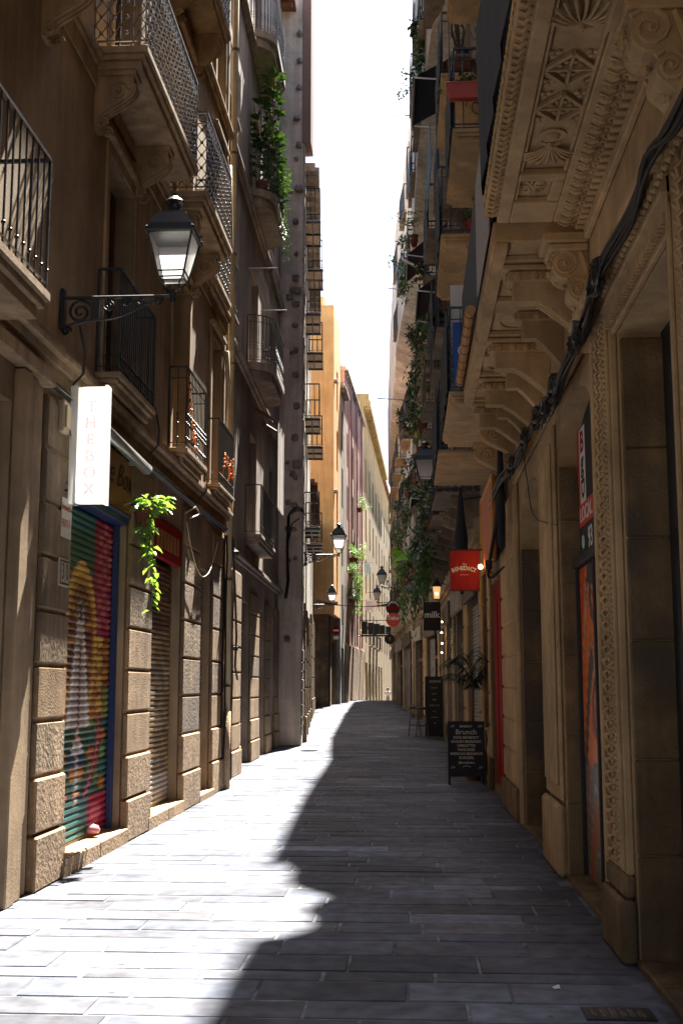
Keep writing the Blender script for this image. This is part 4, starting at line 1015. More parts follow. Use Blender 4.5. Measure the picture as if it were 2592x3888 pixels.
g = MB(FR); g.box(R_(8.6), R_(10.09), -.149, -.147, 2.93, 3.12); g.box(R_(9.98), R_(10.09), -.149, -.147, 3.12, 3.78); g.build('red_field', plain('sign_red', (.60, .03, .015), rough=.4), t)
g = MB(FR); g.box(R_(9.68), R_(9.98), -.149, -.147, 3.12, 3.76); g.build('white_field', M['white'], t)
RT = (pi/2, 0, -pi/2); XS = 1.3 + .145
for ch, z, m_ in (('B', 3.63, 'redpaint'), ('g', 3.46, 'black')): text(ch, .25, M[m_], t, (XS, 9.83, z), RT, ext=.001, bold=.006, squeeze=1.3)
text('D', .24, M['black'], t, (XS, 9.83, 3.24), (0, -pi/2, 0) if False else (pi/2, pi/2, -pi/2), ext=.001, bold=.006)
text('LOCAL', .17, M['white'], t, (XS, 9.69, 3.02), RT, ext=.001, squeeze=1.25, bold=.003); text('93', .24, M['white'], t, (XS, 9.50, 2.79), RT, ext=.001, bold=.004)
g = MB(); g.lathe([(.0, 0), (.075, 0), (.075, .004), (0, .004)], (XS-.004, 9.85, 2.79), 14, 'x'); g.build('icon', M['green'], t)
g = MB(); g.tube([(XS-.006, 9.85+.05*cos(a*pi/6), 2.79+.05*sin(a*pi/6)) for a in range(13)], .006, 4); g.tube([(XS-.006, 9.87, 2.82), (XS-.006, 9.86, 2.78), (XS-.006, 9.82, 2.76)], .009, 4); g.build('icon_mark', M['white'], t)
# carved pilasters
def carved_pilaster(y0, y1, rope_side):
    p = MB(FR); p.cbox(R_(y0), R_(y1), .003, .05, .50, 4.12, .008)
    W = y1 - y0
    p.cbox(R_(y0)+.02, R_(y0)+.05, .05, .075, .52, 4.1, .006); p.cbox(R_(y1)-.05, R_(y1)-.02, .05, .075, .52, 4.1, .006)
    z = .56; k = 0
    ca = R_(y1) - W*.28; cb = R_(y1) - W*.58; cc = R_(y0) + W*.14
    while z < 4.05:
        for s in (-1, 1):
            p.tube([(ca, .055, z), (ca+s*.035, .075, z+.035), (ca+s*.065, .055, z+.05)], [.012, .014, .006], 5)
            p.tube([(cb, .055, z), (cb+s*.03, .07, z-.01), (cb+s*.05, .055, z+.025)], [.008, .012, .006], 5)
        p.ball((ca, .06, z+.02), .014, 6); p.ball((cb, .065, z+.035), .017, 6)
        z += .078; k += 1
    z = .54
    while z < 4.08: p.tube([(cc-.02, .055, z), (cc, .075, z+.02), (cc+.02, .055, z+.04)], .011, 5); z += .036
    p.build('pilaster', M['stoneR'], BR)
    q = MB(FR); q.cbox(R_(y0)-.05, R_(y1)+.05, .003, .10, 0, .36, .02); q.cbox(R_(y0)-.02, R_(y1)+.02, .003, .07, .362, .5, .02); q.build('plinth', M['stoneRd'], BR)
carved_pilaster(7.22, 7.86, 1); carved_pilaster(4.55, 5.45, -1)
p = MB(FR); z0 = 3.78
for (o, a, b) in ((.04, 3.78, 3.86), (.07, 3.862, 3.92), (.10, 3.922, 4.02), (.14, 4.022, 4.07), (.17, 4.072, 4.13)): p.cbox(R_(5.4), R_(7.25) if b < 4.0 else R_(8.14), .004, o, a, b, .008)
p.cbox(R_(4.4), R_(8.2), .004, .12, 4.132, 4.2, .01)
y = 4.5
while y < 8.1:
    p.ball((R_(y), .12, 3.97), .032, 6, (1, .8, 1.25)); y += .085
y = 5.45
while y < 7.2: p.cbox(R_(y), R_(y)+.03, .05, .085, 3.80, 3.85, .003); y += .055
p.build('lintel', M['stoneR'], BR)
p = MB(FR)
for yy in (8.1, 4.5):
    p.lathe([(0, 0), (.14, 0), (.14, .03), (.11, .045), (.09, .03), (.06, .05), (.03, .03), (0, .05)], (R_(yy), .05, 4.14), 14, 'y')
p.build('rosette', M['stoneR'], BR)
# fluted piers between the arches
for (a, b) in ((10.33, 11.47), ):
    p = MB(FR); p.cbox(R_(a), R_(b), .003, .04, .62, 3.9, .02)
    for k in range(5): p.cbox(R_(a)+.10+k*.20, R_(a)+.22+k*.20, .04, .065, .75, 3.75, .012)
    p.cbox(R_(a)-.02, R_(b)+.02, .003, .085, .0, .6, .03); p.build('pier', M['stoneR'], BR)
p = MB(FR); p.cbox(R_(7.95), R_(8.29), .003, .012, 0, 4.1, .004); p.cbox(R_(14.02), R_(14.28), .003, .05, 0, 4.0, .015)
p.cbox(R_(8.2), R_(14.28), .003, .05, 4.02, 4.14, .02); p.build('moulding', M['stoneR'], BR)
j = MB(FR); j.box(R_(11.5), R_(14.0), -.32, -.28, 0, 3.9); j.build('door', M['woodd'], BR)
j = MB(FR)
for k in range(5): j.cbox(R_(11.6)+k*.48, R_(11.6)+k*.48+.04, -.28, -.24, .1, 3.6, .006)
j.cbox(R_(11.5), R_(11.58), -.28, -.2, 0, 3.2, .01); j.build('door_trim', M['redpaint'], BR)
# ---- near balcony with carved underside
def chamfer_shell(mb, y, o, z, R, sg):
    for k in range(-5, 6):
        a = k*.24; P = []
        for i in range(6):
            f = i/5; P.append((R_(y) + sg*R*f*cos(a), o + R*f*sin(a)*1.0, z - .035*sin(pi*f*.9) - .01))
        mb.tube(P, [.004+.011*f/5*1.0 for f in range(6)], 5)
    mb.ball((R_(y)-sg*.015, o, z-.02), .03, 8)
    mb.tube([(R_(y)-sg*.03, o-.06, z-.012), (R_(y)-sg*.01, o, z-.025), (R_(y)-sg*.03, o+.06, z-.012)], .014, 5)
s_ = MB(FR); Z = 4.95
s_.cbox(R_(2.6), R_(8.15), .004, .75, Z, 5.10, .012); s_.cbox(R_(2.6), R_(8.10), .004, .71, 5.102, 5.14, .01)
for (a, b, c, d) in ((2.6, 8.13, .57, .66), (2.6, 8.13, .004, .26), (7.33, 7.43, .262, .568), (7.78, 8.13, .262, .568), (7.45, 7.76, .262, .34), (4.78, 5.05, .262, .568), (2.6, 2.9, .262, .568)):
    s_.cbox(R_(a), R_(b), c, d, Z-.055, Z-.002, .008)
for (a, b, c, d) in ((5.06, 7.32, .545, .565), (5.06, 7.32, .265, .285), (7.44, 7.77, .545, .565), (2.92, 4.76, .545, .565)): s_.cbox(R_(a), R_(b), c, d, Z-.035, Z-.003, .004)
slab = s_.build('balcony', M['stoneR'], BR, label='carved stone balcony with a panelled underside')
for (yy, sg) in ((6.98, 1), (5.62, -1), (4.0, 1)):
    c_ = MB(FR); chamfer_shell(c_, yy, .41, Z, .24, sg); c_.build('shell_relief', M['stoneR'], slab)
c_ = MB(FR); c_.ball((R_(6.86), .41, Z-.01), .05, 10, (1, 1, .7)); c_.lathe([(.06, -.008), (.085, -.008), (.085, .004), (.06, .004)], (R_(6.86), .41, Z-.006), 14); c_.build('boss', M['stoneR'], slab)
for yc in (6.06, 6.50):
    c_ = MB(FR); D = .17
    for k in range(4):
        a, b = k*pi/2, (k+1)*pi/2
        c_.tube([(R_(yc)+D*cos(a), .41+D*.85*sin(a), Z-.018), (R_(yc)+D*cos(b), .41+D*.85*sin(b), Z-.018)], .017, 4)
    c_.tube([(R_(yc)-D, .41, Z-.02), (R_(yc)+D, .41, Z-.02)], .012, 4); c_.tube([(R_(yc), .41-D*.85, Z-.02), (R_(yc), .41+D*.85, Z-.02)], .012, 4)
    for (dy, do) in ((.15, .1), (.15, -.1), (-.15, .1), (-.15, -.1)):
        for q in range(3): c_.ball((R_(yc)+dy+.025*cos(q*2.1), .41+do+.025*sin(q*2.1), Z-.008), .024, 6, (1, 1, .7))
    for k in range(8): c_.ball((R_(yc)+.07*cos(k*pi/4+.4), .41+.06*sin(k*pi/4+.4), Z-.008), .018, 6)
    c_.build('lattice_relief', M['stoneR'], slab)
c_ = MB(FR); rr_ = random.Random(2)
for k in range(16): c_.tube([(R_(7.6)+.11*cos(k*.4)*(k % 3)/2, .45+.07*sin(k*.4)*(k % 3)/2, Z-.006), (R_(7.6)+.12*cos(k*.4), .45+.08*sin(k*.4), Z-.012)], [.015, .008], 5)
c_.build('leaf_relief', M['stoneR'], slab)
c_ = MB(FR); y = 2.7; k = 0; rr_ = random.Random(4)
while y < 8.08:
    c_.tube([(R_(y), .67, Z-.004), (R_(y)+.035, .70, Z-.025), (R_(y)+.03, .735, Z-.008)], [.010, .018, .007], 5)
    c_.ball((R_(y)+.02+rr_.uniform(-.01, .01), .755, Z+.045+rr_.uniform(-.02, .02)), .024, 6, (1, .5, 1)); c_.ball((R_(y)+.05, .752, Z+.10), .018, 6, (1, .5, 1)); y += .075
y = 2.7
while y < 8.1: c_.ball((R_(y), .17, Z-.06), .05, 8, (.62, 1, .55)); c_.tube([(R_(y)+.055, .12, Z-.058), (R_(y)+.06, .17, Z-.08), (R_(y)+.055, .22, Z-.058)], .009, 4); y += .125
y = 2.7
while y < 8.1:
    c_.cbox(R_(y), R_(y)+.055, .02, .10, Z-.105, Z-.058, .006); c_.tube([(R_(y)+.02, .10, Z-.075), (R_(y)+.05, .125, Z-.07), (R_(y)+.08, .10, Z-.075)], .007, 4); y += .10
c_.cbox(R_(2.6), R_(8.1), .003, .05, Z-.2, Z-.108, .012); c_.build('frieze', M['stoneR'], slab)
for yy in (8.32, 5.25):
    # ornate console: two stacked volutes on each cheek, acanthus along the front
    c_ = MB(FR); c_.cbox(R_(yy)-.17, R_(yy)+.17, .004, .33, 4.76, 4.83, .012); c_.cbox(R_(yy)-.15, R_(yy)+.15, .004, .29, 4.70, 4.758, .012)
    pts = [(.004, 4.70), (.25, 4.70)] + [(.16+.10*cos(a*pi/8)+.0, 4.60+.10*sin(a*pi/8)) for a in range(2, -5, -1)] + [(.15, 4.50)] + [(.07+.085*cos(a*pi/8), 4.42+.085*sin(a*pi/8)) for a in range(3, -4, -1)] + [(.05, 4.28), (.004, 4.22)]
    n = len(pts)
    c_.add([(R_(yy)-.12, a, b) for a, b in pts] + [(R_(yy)+.12, a, b) for a, b in pts], [tuple(range(n-1, -1, -1)), tuple(range(n, 2*n))] + [(i, (i+1) % n, n+(i+1) % n, n+i) for i in range(n)])
    for s in (-1, 1):
        for (o, z, r) in ((.175, 4.61, .105), (.085, 4.42, .085)):
            c_.tube([(R_(yy)+s*.125, o + r*(1-g_/20)*cos(g_*pi/5+.6), z + r*(1-g_/20)*sin(g_*pi/5+.6)) for g_ in range(18)], [.017*(1-g_/30) for g_ in range(18)], 6)
            c_.ball((R_(yy)+s*.125, o, z), .02, 6)
        c_.tube([(R_(yy)+s*.125, .06, 4.69), (R_(yy)+s*.13, .03, 4.60), (R_(yy)+s*.125, .02, 4.52)], [.02, .03, .01], 6)
    for k in range(14):
        f = k/13; c_.ball((R_(yy)+rr_.uniform(-.07, .07), .275-.25*f+.03*sin(f*9), 4.66-.44*f), rr_.uniform(.018, .032), 6)
    c_.build('bracket', M['stoneR'], slab)
c_ = MB(FR); railing(c_, [(R_(2.65), .02), (R_(2.65), .70), (R_(8.05), .70), (R_(8.05), .02)], 5.14, 1.1, 'bars', .13, .009); c_.build('railing', M['iron'], slab)
t = thing('privacy_screen', 'long dark navy fabric screen tied along the outside of the carved balcony', 'screen', FR(R_(5), .76, 5.2))
c_ = MB(FR)
for k in range(26):
    ua = R_(2.8)+5.28*k/26; ub = R_(2.8)+5.28*(k+1)/26; a = .012*sin(k*2.1); b = .012*sin((k+1)*2.1)
    zt = 6.5 if k < 23 else 6.25
    for o in (.765, .775):
        c_.quad((ua, o+a, 5.09), (ub, o+b, 5.09), (ub, o+.02+b, zt), (ua, o+.02+a, zt))
c_.quad((R_(8.08), .765, 5.09), (R_(8.08), .01, 5.09), (R_(8.08), .01, 6.2), (R_(8.08), .785, 6.2))
c_.build('fabric', M['fabric'], t)
# ---- bracketed slab farther on
s_ = MB(FR); s_.cbox(R_(8.35), R_(13.4), .004, .67, 4.84, 5.0, .012)
s_.cbox(R_(8.35), R_(13.4), .56, .65, 4.79, 4.838, .008); s_.cbox(R_(8.35), R_(13.4), .004, .10, 4.79, 4.838, .008)
Ys = (8.78, 9.74, 10.7, 11.42, 12.12, 12.72, 13.22)
for yy in Ys: s_.cbox(R_(yy)-.17, R_(yy)+.17, .102, .558, 4.79, 4.838, .008)
for a, b in zip(Ys, Ys[1:]):
    m = (a+b)/2; h = (b-a)/2-.24
    P = [(R_(m)+h*cos(k*pi/8), .33+.16*sin(k*pi/8), 4.832) for k in range(17)]; s_.tube(P, .012, 5)
    s_.ball((R_(m), .33, 4.84), .05, 8, (1.4, 1, .4))
slab2 = s_.build('balcony', M['stoneR'], BR, label='long plain stone balcony carried on egg and dart consoles')
for i, yy in enumerate(Ys):
    c_ = MB(FR); big = i % 2 == 0; p_ = .52 if big else .36; w_ = .15 if big else .12; u = R_(yy); zt = 4.779
    c_.cbox(u-w_/2-.05, u+w_/2+.05, .004, p_+.06, zt-.035, zt, .006)
    c_.cbox(u-w_/2-.015, u+w_/2+.015, .004, p_+.02, zt-.125, zt-.037, .012)
    for s in (-1, 1):
        for k in range(4 if big else 2): c_.ball((u+s*(w_/2+.02), .09+k*.125, zt-.082), .042, 8, (.45, .85, 1)); c_.tube([(u+s*(w_/2+.02), .155+k*.125, zt-.05), (u+s*(w_/2+.028), .155+k*.125, zt-.115)], .008, 4)
    c_.ball((u, p_+.03, zt-.08), .04, 7, (1.2, .5, 1))
    pts = [(.004, zt-.127), (p_-.02, zt-.127), (p_-.02, zt-.275), (p_*.62, zt-.275)]
    for q in range(9):
        th = q/8; pts.append((p_*.60 - p_*.52*th, zt-.275 - .03*sin(th*pi) - (.20*(1-cos(th*pi/2))) ))
    pts.append((.004, zt-.53)); n = len(pts)
    c_.add([(u-w_/2, a, b) for a, b in pts] + [(u+w_/2, a, b) for a, b in pts], [tuple(range(n-1, -1, -1)), tuple(range(n, 2*n))] + [(q, (q+1) % n, n+(q+1) % n, n+q) for q in range(n)])
    for s in (-1, 0, 1): c_.tube([(u+s*w_*.36, a, b-.004) for a, b in pts[3:]], .016, 5)
    c_.build('bracket', M['stoneR'], slab2)
c_ = MB(FR); railing(c_, [(R_(8.4), .63), (R_(13.35), .63), (R_(13.35), .02)], 5.0, 1.05, 'bars', .14, .009); c_.build('railing', M['iron'], slab2)
t = thing('privacy_screen', 'black fabric screen along the rail of the bracketed balcony', 'screen', FR(R_(10), .66, 5.1))
c_ = MB(FR); c_.cbox(R_(8.42), R_(13.3), .66, .675, 5.04, 6.1, .004); c_.build('fabric', M['fabric'], t)
t = thing('reed_mat', 'grey woven reed mat tied outside the black screen of the bracketed balcony', 'reed mat', FR(R_(11), .69, 5.2))
c_ = MB(FR); c_.cbox(R_(8.45), R_(10.0), .685, .70, 4.98, 6.0, .004); c_.build('mat', M['reed'], t)
t = thing('bamboo_blind', 'rolled orange bamboo blind lying along the edge of the bracketed balcony', 'blind', FR(R_(13.2), .72, 5.5))
c_ = MB(FR); c_.tube([(R_(10.6), .725, 5.06), (R_(13.1), .725, 5.02)], .05, 9); c_.build('roll', M['bamboo'], t)
c_ = MB(FR)
for k in range(9): c_.lathe([(.052, -.012), (.054, -.012), (.054, .012), (.052, .012)], (R_(10.7+k*.29), .725, 5.058-.04*k/9), 9, 'x')
c_.build('ties', M['woodd'], t)
# cable run along the carved wall
rq = random.Random(8)
t = thing('cable_bundle', 'thick black bundle of cables running along the carved right wall', 'cables', (1.22, 9, 4.3))
b_ = MB(); way = [(1.11, 3.00, 3.95), (1.14, 4.56, 3.92), (1.11, 5.14, 3.98), (1.14, 5.68, 3.95), (1.11, 6.48, 3.94), (1.14, 7.36, 3.85), (1.11, 8.28, 3.80), (1.14, 9.02, 3.77), (1.11, 9.60, 3.84), (1.14, 10.56, 3.92), (1.11, 12.02, 3.89), (1.14, 13.20, 4.00), (1.11, 14.40, 4.07), (1.14, 16.50, 4.10)]
def smooth(P, n):
    out = []
    for i in range(len(P)-1):
        p0 = P[max(i-1, 0)]; p1 = P[i]; p2 = P[i+1]; p3 = P[min(i+2, len(P)-1)]
        for k in range(n):
            t_ = k/n; out.append(tuple(.5*((2*p1[a]) + (-p0[a]+p2[a])*t_ + (2*p0[a]-5*p1[a]+4*p2[a]-p3[a])*t_**2 + (-p0[a]+3*p1[a]-3*p2[a]+p3[a])*t_**3) for a in range(3)))
    return out + [P[-1]]
for k in range(8):
    ox, oz = rq.uniform(-.035, .02), rq.uniform(-.05, .05)
    b_.tube(smooth([(a[0]+ox+rq.uniform(-.012, .012), a[1], a[2]+oz+rq.uniform(-.045, .045)) for a in way], 4), rq.uniform(.009, .017), 5)
for (yy, zz) in ((9.3, 3.79), (8.7, 3.82), (9.9, 3.86), (11.0, 3.92), (7.5, 3.84), (12.4, 3.92), (6.6, 3.93)):
    for k in range(5): b_.tube([(1.08+rq.uniform(-.02, .02), yy+.2*cos(a)+rq.uniform(-.03, .03), zz+.09*sin(a)) for a in [i*pi/5+k for i in range(9)]], .012, 5)
    b_.ball((1.09, yy, zz), rq.uniform(.035, .06), 7, (1, 1.8, 1))
    for k in range(3): b_.tube([(1.08, yy+rq.uniform(-.2, .2), zz), (1.06, yy+rq.uniform(-.2, .2), zz+rq.uniform(-.16, .12))], .005, 4)
b_.build('cable', M['cable'], t)
t = thing('cable_bundle', 'black cables and wrapped bundle dropping down in front of the red shopfront on the right', 'cables', (1.1, 15.3, 3.5))
b_ = MB()
for k in range(6): b_.tube(smooth([(1.12+rq.uniform(-.02, .02), 14.7+rq.uniform(-.1, .1), 4.0), (1.10+rq.uniform(-.03, .03), 15.0+rq.uniform(-.1, .1), 3.6), (1.03+rq.uniform(-.04, .02), 15.4, 3.15), (1.06+rq.uniform(-.04, .03), 15.5, 3.0), (1.2, 15.2, 3.12)], 5), .012, 5)
b_.cbox(.98, 1.07, 15.5, 15.6, 3.12, 3.24, .01)
b_.build('cable', M['cable'], t)
b_ = MB(); b_.lathe([(.01, 4.75), (.035, 4.6), (.042, 4.0), (.055, 3.7), (.045, 3.3), (.03, 3.32), (.01, 3.25)], (1.13, 14.6, 0), 9); b_.build('wrap', M['fabric'], t)
t = thing('wire', 'thin wire looping down the second right pier', 'wire', (1.2, 11, 3.5))
b_ = MB(); b_.tube(smooth([(1.18, 12.2, 4.1), (1.2, 12.0, 3.7), (1.19, 11.4, 3.25), (1.24, 10.6, 3.05), (1.24, 9.95, 2.95)], 5), .006, 4); b_.build('wire', M['cable'], t)

# ---- second right building
F2 = Fac((1.3, 14.32), (1.28, 20.8), 'R'); r2 = lambda y: y - 14.32
w2 = [(r2(a), r2(b), z, z+2.4) for (a, b) in ((14.9, 16.0), (17.6, 18.7)) for z in (5.1, 8.2, 11.1, 14.2)]
ops2 = [(r2(16.5), r2(18.9), .1, 3.2), (r2(19.4), r2(20.7), .0, 3.6)]
B2 = building('apartment_building', 'ochre building behind the red hanging sign with flower boxes on its balconies', F2, 20, ops2 + w2, M['plasterR'], roofover=.48, roofu=(-.02, 4.75))
for i, o in enumerate(w2): window(B2, F2, *o, mat=M['woodw'] if i % 2 else M['woodd'], glass=M['cloth'] if i in (1, 4, 5) else None)
pier(B2, F2, r2(14.34), r2(16.45), 0, 4.0, out=.05, step=.42, rocky=1, mat=M['stoneR'], rock=M['stoneRd'])
pier(B2, F2, r2(18.95), r2(19.35), 0, 4.0, out=.05, step=.5, rocky=1, mat=M['stoneR'], rock=M['stoneRd']); pier(B2, F2, r2(20.71), r2(20.79), 0, 4.0, out=.05, step=.5, rocky=1, mat=M['stoneR'], rock=M['stoneRd'])
j = MB(F2); j.cbox(r2(16.52), r2(18.88), -.10, -.04, .1, 3.2, .01)
for k in range(3): j.cbox(r2(16.6)+k*.78, r2(17.2)+k*.78, -.04, -.02, .3, 2.9, .01)
j.build('door', M['redpaint'], B2)
j = MB(F2); j.cbox(r2(19.42), r2(20.68), -.31, -.29, .0, 3.5, .003); j.build('door', M['redpaint'], B2)
t = thing('shop_sign', 'tall salmon panel in a thin gold frame above the red door', 'panel', F2(r2(16.8), .2, 3.6))
j = MB(F2); j.cbox(r2(15.6), r2(18.1), .16, .19, 3.28, 4.4, .006); j.build('panel', M['salmon'], t)
j = MB(F2)
for a, b in (((15.6, 3.28), (18.1, 3.28)), ((18.1, 3.28), (18.1, 4.4)), ((18.1, 4.4), (15.6, 4.4)), ((15.6, 4.4), (15.6, 3.28))): j.tube([(r2(a[0]), .2, a[1]), (r2(b[0]), .2, b[1])], .022, 5)
j.tube([(r2(18.1), .2, 3.28), (r2(18.1), .22, 2.85)], .02, 5); j.build('frame', M['gold'], t)
FAB = dict(slab=M['stoneR'], iron=M['iron'])
b3 = balcony(B2, F2, r2(13.42), r2(16.1), 5.0, .84, th=.10, style='scroll', sp=.11, r=.009, corb=(r2(14.5), r2(15.8)), ch=.5, cw=.2, cp=.4, **FAB)
b4 = balcony(B2, F2, r2(16.75), r2(19.6), 4.98, .88, th=.10, style='scroll', sp=.11, r=.009, corb=(), mould=False, **FAB)
b1 = balcony(B2, F2, r2(13.1), r2(15.2), 8.1, .77, th=.10, style='scroll', sp=.11, r=.010, corb=(r2(13.35), r2(14.9)), ch=.6, cw=.2, cp=.42, **FAB)
b2 = balcony(B2, F2, r2(16.25), r2(18.9), 8.05, .82, th=.10, style='scroll', sp=.11, r=.010, corb=(r2(16.5), r2(18.6)), ch=.6, cw=.2, cp=.42, **FAB)
balcony(B2, F2, r2(17.1), r2(19.6), 11.0, .76, th=.10, style='scroll', sp=.11, r=.010, corb=(r2(17.3), r2(19.3)), ch=.6, cw=.2, cp=.42, **FAB)
balcony(B2, F2, r2(13.2), r2(15.6), 11.0, .72, th=.10, style='scroll', sp=.11, r=.010, **FAB)
def screen(fac, u0, u1, o, z0, z1, label, mat='fabric', name='privacy_screen', cat='screen', end=None):
    t = thing(name, label, cat, fac((u0+u1)/2, o, z0)); m_ = MB(fac); n = max(2, int((u1-u0)/.2))
    for k in range(n):
        a, b = u0+(u1-u0)*k/n, u0+(u1-u0)*(k+1)/n
        for q in (0, .008): m_.quad((a, o+q+.01*sin(k*2), z0), (b, o+q+.01*sin(k*2+2), z0), (b, o+q+.01*sin(k*2+2), z1), (a, o+q+.01*sin(k*2), z1))
    m_.build('cloth', M[mat], t)
    return t
screen(F2, r2(13.5), r2(16.0), .85, 5.02, 6.0, 'dark fabric screen on the lowest balcony past the bracketed one')
screen(F2, r2(16.85), r2(19.5), .89, 5.0, 5.95, 'black fabric screen on the low balcony beside the right lantern')
screen(F2, r2(13.2), r2(15.1), .78, 8.12, 9.1, 'black fabric screen beside the red flower box')
screen(F2, r2(16.3), r2(18.8), .83, 8.07, 9.0, 'dark fabric screen on the balcony with the small red pot')
screen(F2, r2(17.2), r2(19.5), .77, 11.02, 11.95, 'dark fabric screen on the highest right balcony with the bare plant')
rf = random.Random(31)
t = thing('flower_box', 'long red plastic flower box hung on a right balcony end with green shoots', 'flower box', (.75, 13.05, 8.5))
m_ = MB(); m_.add([(.50, 12.98, 8.42), (.92, 12.98, 8.42), (.92, 13.08, 8.42), (.50, 13.08, 8.42), (.47, 12.94, 8.58), (.95, 12.94, 8.58), (.95, 13.1, 8.58), (.47, 13.1, 8.58)], [(3, 2, 1, 0), (0, 1, 5, 4), (1, 2, 6, 5), (2, 3, 7, 6), (3, 0, 4, 7), (4, 5, 6, 7)]); m_.cbox(.465, .955, 12.93, 13.105, 8.58, 8.6, .004); m_.build('box', M['redplast'], t)
m_ = MB(); bush(m_, (.6, 13.02, 8.66), (.16, .05, .1), 60, rf, .07, .04, .8); bush(m_, (.85, 13.02, 8.68), (.08, .04, .12), 30, rf, .07, .04, .9); m_.build('foliage', M['leaf'], t)
t = thing('flower_pot', 'small red pot on the middle right balcony next to the stone bracket', 'flower pot', (.92, 16.35, 8.07))
m_ = MB(); pot(m_, (.92, 16.35, 8.07), .09, .2); m_.build('pot', M['redplast'], t)
m_ = MB(); bush(m_, (.92, 16.35, 8.36), (.08, .08, .1), 40, rf, .08, .04, .9); m_.build('foliage', M['leaf'], t)
t = thing('potted_plant', 'dark pot with a bare leaning plant on the highest right balcony', 'plant', (.8, 17.3, 11.0))
m_ = MB(); m_.lathe([(.12, 0), (.24, .12), (.26, .3), (.2, .38), (.14, .4)], (.85, 17.4, 11.0), 12); m_.build('pot', M['terra'], t)
m_ = MB()
for k in range(5): m_.tube([(.85, 17.4, 11.3), (.85+rf.uniform(-.15, .1), 17.4, 11.9), (.8+rf.uniform(-.3, .2), 17.4+rf.uniform(-.1, .1), 12.8)], [.025, .015, .006], 5)
m_.build('stem', M['woodd'], t); m_ = MB(); bush(m_, (.8, 17.4, 12.8), (.3, .2, .35), 90, rf, .09, .04, .8); m_.build('foliage', M['leaf'], t)
t = thing('blue_banner', 'blue cloth with white marks tied inside the lowest right balcony rail', 'banner', (.75, 13.5, 5.2))
m_ = MB(); m_.cbox(.52, .80, 13.47, 13.485, 5.06, 5.85, .003); m_.build('cloth', M['blue'], t)
m_ = MB()
for (x, z, r) in ((.66, 5.25, .08), (.64, 5.5, .06)): m_.tube([(x+r*cos(a*pi/5), 13.462, z+r*sin(a*pi/5)) for a in range(11)], .01, 4)
m_.build('mark', M['white'], t)
t = thing('hanging_sheet', 'pale sheet hanging above the blue banner', 'sheet', (.7, 13.6, 5.9))
m_ = MB(); m_.cbox(.5, .95, 13.60, 13.612, 5.7, 6.35, .003); m_.build('cloth', M['cloth'], t)

# ================================================================= farther right buildings
F3 = Fac((1.28, 20.82), (1.1, 29.5), 'R'); F4 = Fac((1.1, 29.52), (.95, 38), 'R'); F5 = Fac((.95, 38.02), (.1, 46.5), 'R')
F6 = Fac((.1, 46.52), (-.75, 62), 'R'); F7 = Fac((-.75, 62.02), (-1.3, 77), 'R'); F8 = Fac((1.2, 77.1), (1.0, 150), 'R')
def rightb(name, label, fac, H, n, zs, mat, ro, ot, gmat, roofu=None, slab='stoneR', pout=.06, gn=2, attic=None):
    L = fac.L; st = L/n; gs = L/gn; us = [st*(k+.5)-.55 for k in range(n)]
    gops = [(gs*k+.6, gs*(k+1)-.6, 0, 3.6) for k in range(gn)]
    b = simple(name, label, fac, H, us, [z+.08 for z in zs], 1.1, 2.25, mat, roofover=ro, roofu=roofu, roofh=.18, dent=False, gops=gops, wmat=M['woodd'], roofmat=M['pale'], z0=-1)
    for k in range(gn):
        pier(b, fac, max(.01, gs*k-.55), gs*k+.55, .0, 4.0, out=pout, step=.6, rocky=1, mat=M['stoneR'], rock=M['stoneRd'])
        u0, u1 = gops[k][0], gops[k][1]; w3 = (u1-u0)/3
        if k % 2 == 0: rollshutter(b, fac, u0+w3*1.5, u1-.02, .0, 3.2, inset=.08, mat=M['shut'])
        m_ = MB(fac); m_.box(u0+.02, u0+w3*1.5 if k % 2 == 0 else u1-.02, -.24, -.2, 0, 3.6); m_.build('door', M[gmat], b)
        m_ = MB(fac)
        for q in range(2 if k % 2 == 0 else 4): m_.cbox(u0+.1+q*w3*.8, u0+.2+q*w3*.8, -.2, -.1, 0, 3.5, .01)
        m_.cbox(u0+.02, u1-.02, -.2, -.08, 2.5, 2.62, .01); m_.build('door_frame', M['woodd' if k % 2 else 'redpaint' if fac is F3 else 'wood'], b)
        m_ = MB(fac); m_.cbox(u0-.05, u1+.05, .0621, .16, 3.25, 3.75, .02); m_.build('fascia', M['cream' if (k % 2) else 'woodd'], b)
    course(b, fac, 0, L, 4.3, ((.12, .08), (.16, .06), (.08, .08)), mat=M['stoneR'])
    if attic:
        m_ = MB(fac); e0, e1 = attic
        m_.add([(0, .003, 14.6), (L, .003, 14.6), (L, e1, 14.9), (0, e0, 14.9), (0, .003, H-.01), (L, .003, H-.01), (L, e1, H-.01), (0, e0, H-.01)], [(3, 2, 1, 0), (4, 5, 6, 7), (0, 1, 5, 4), (1, 2, 6, 5), (2, 3, 7, 6), (3, 0, 4, 7)])
        m_.build('attic_wall', M['pale'], b)
    for i, z in enumerate(zs):
        for k in range(n):
            balcony(b, fac, st*(k+.5)-1.05, st*(k+.5)+1.05, z, ot*(1-.06*((i+k) % 3)), th=.09, style='bars', sp=.15, r=.011, h=1.0, mould=False, slab=M[slab], iron=M['iron'], corb=(st*(k+.5)-.8, st*(k+.5)+.8) if fac is F3 or fac is F4 else (), ch=.4, cw=.14, cp=.5)
    return b
B3 = rightb('apartment_building', 'tan building with laundry screens and plants behind the right lantern', F3, 20, 3, (5.1, 8.2, 11.3), M['brownR'], 0, .80, 'dark', slab='brownR')
m_ = MB(F3); P = []
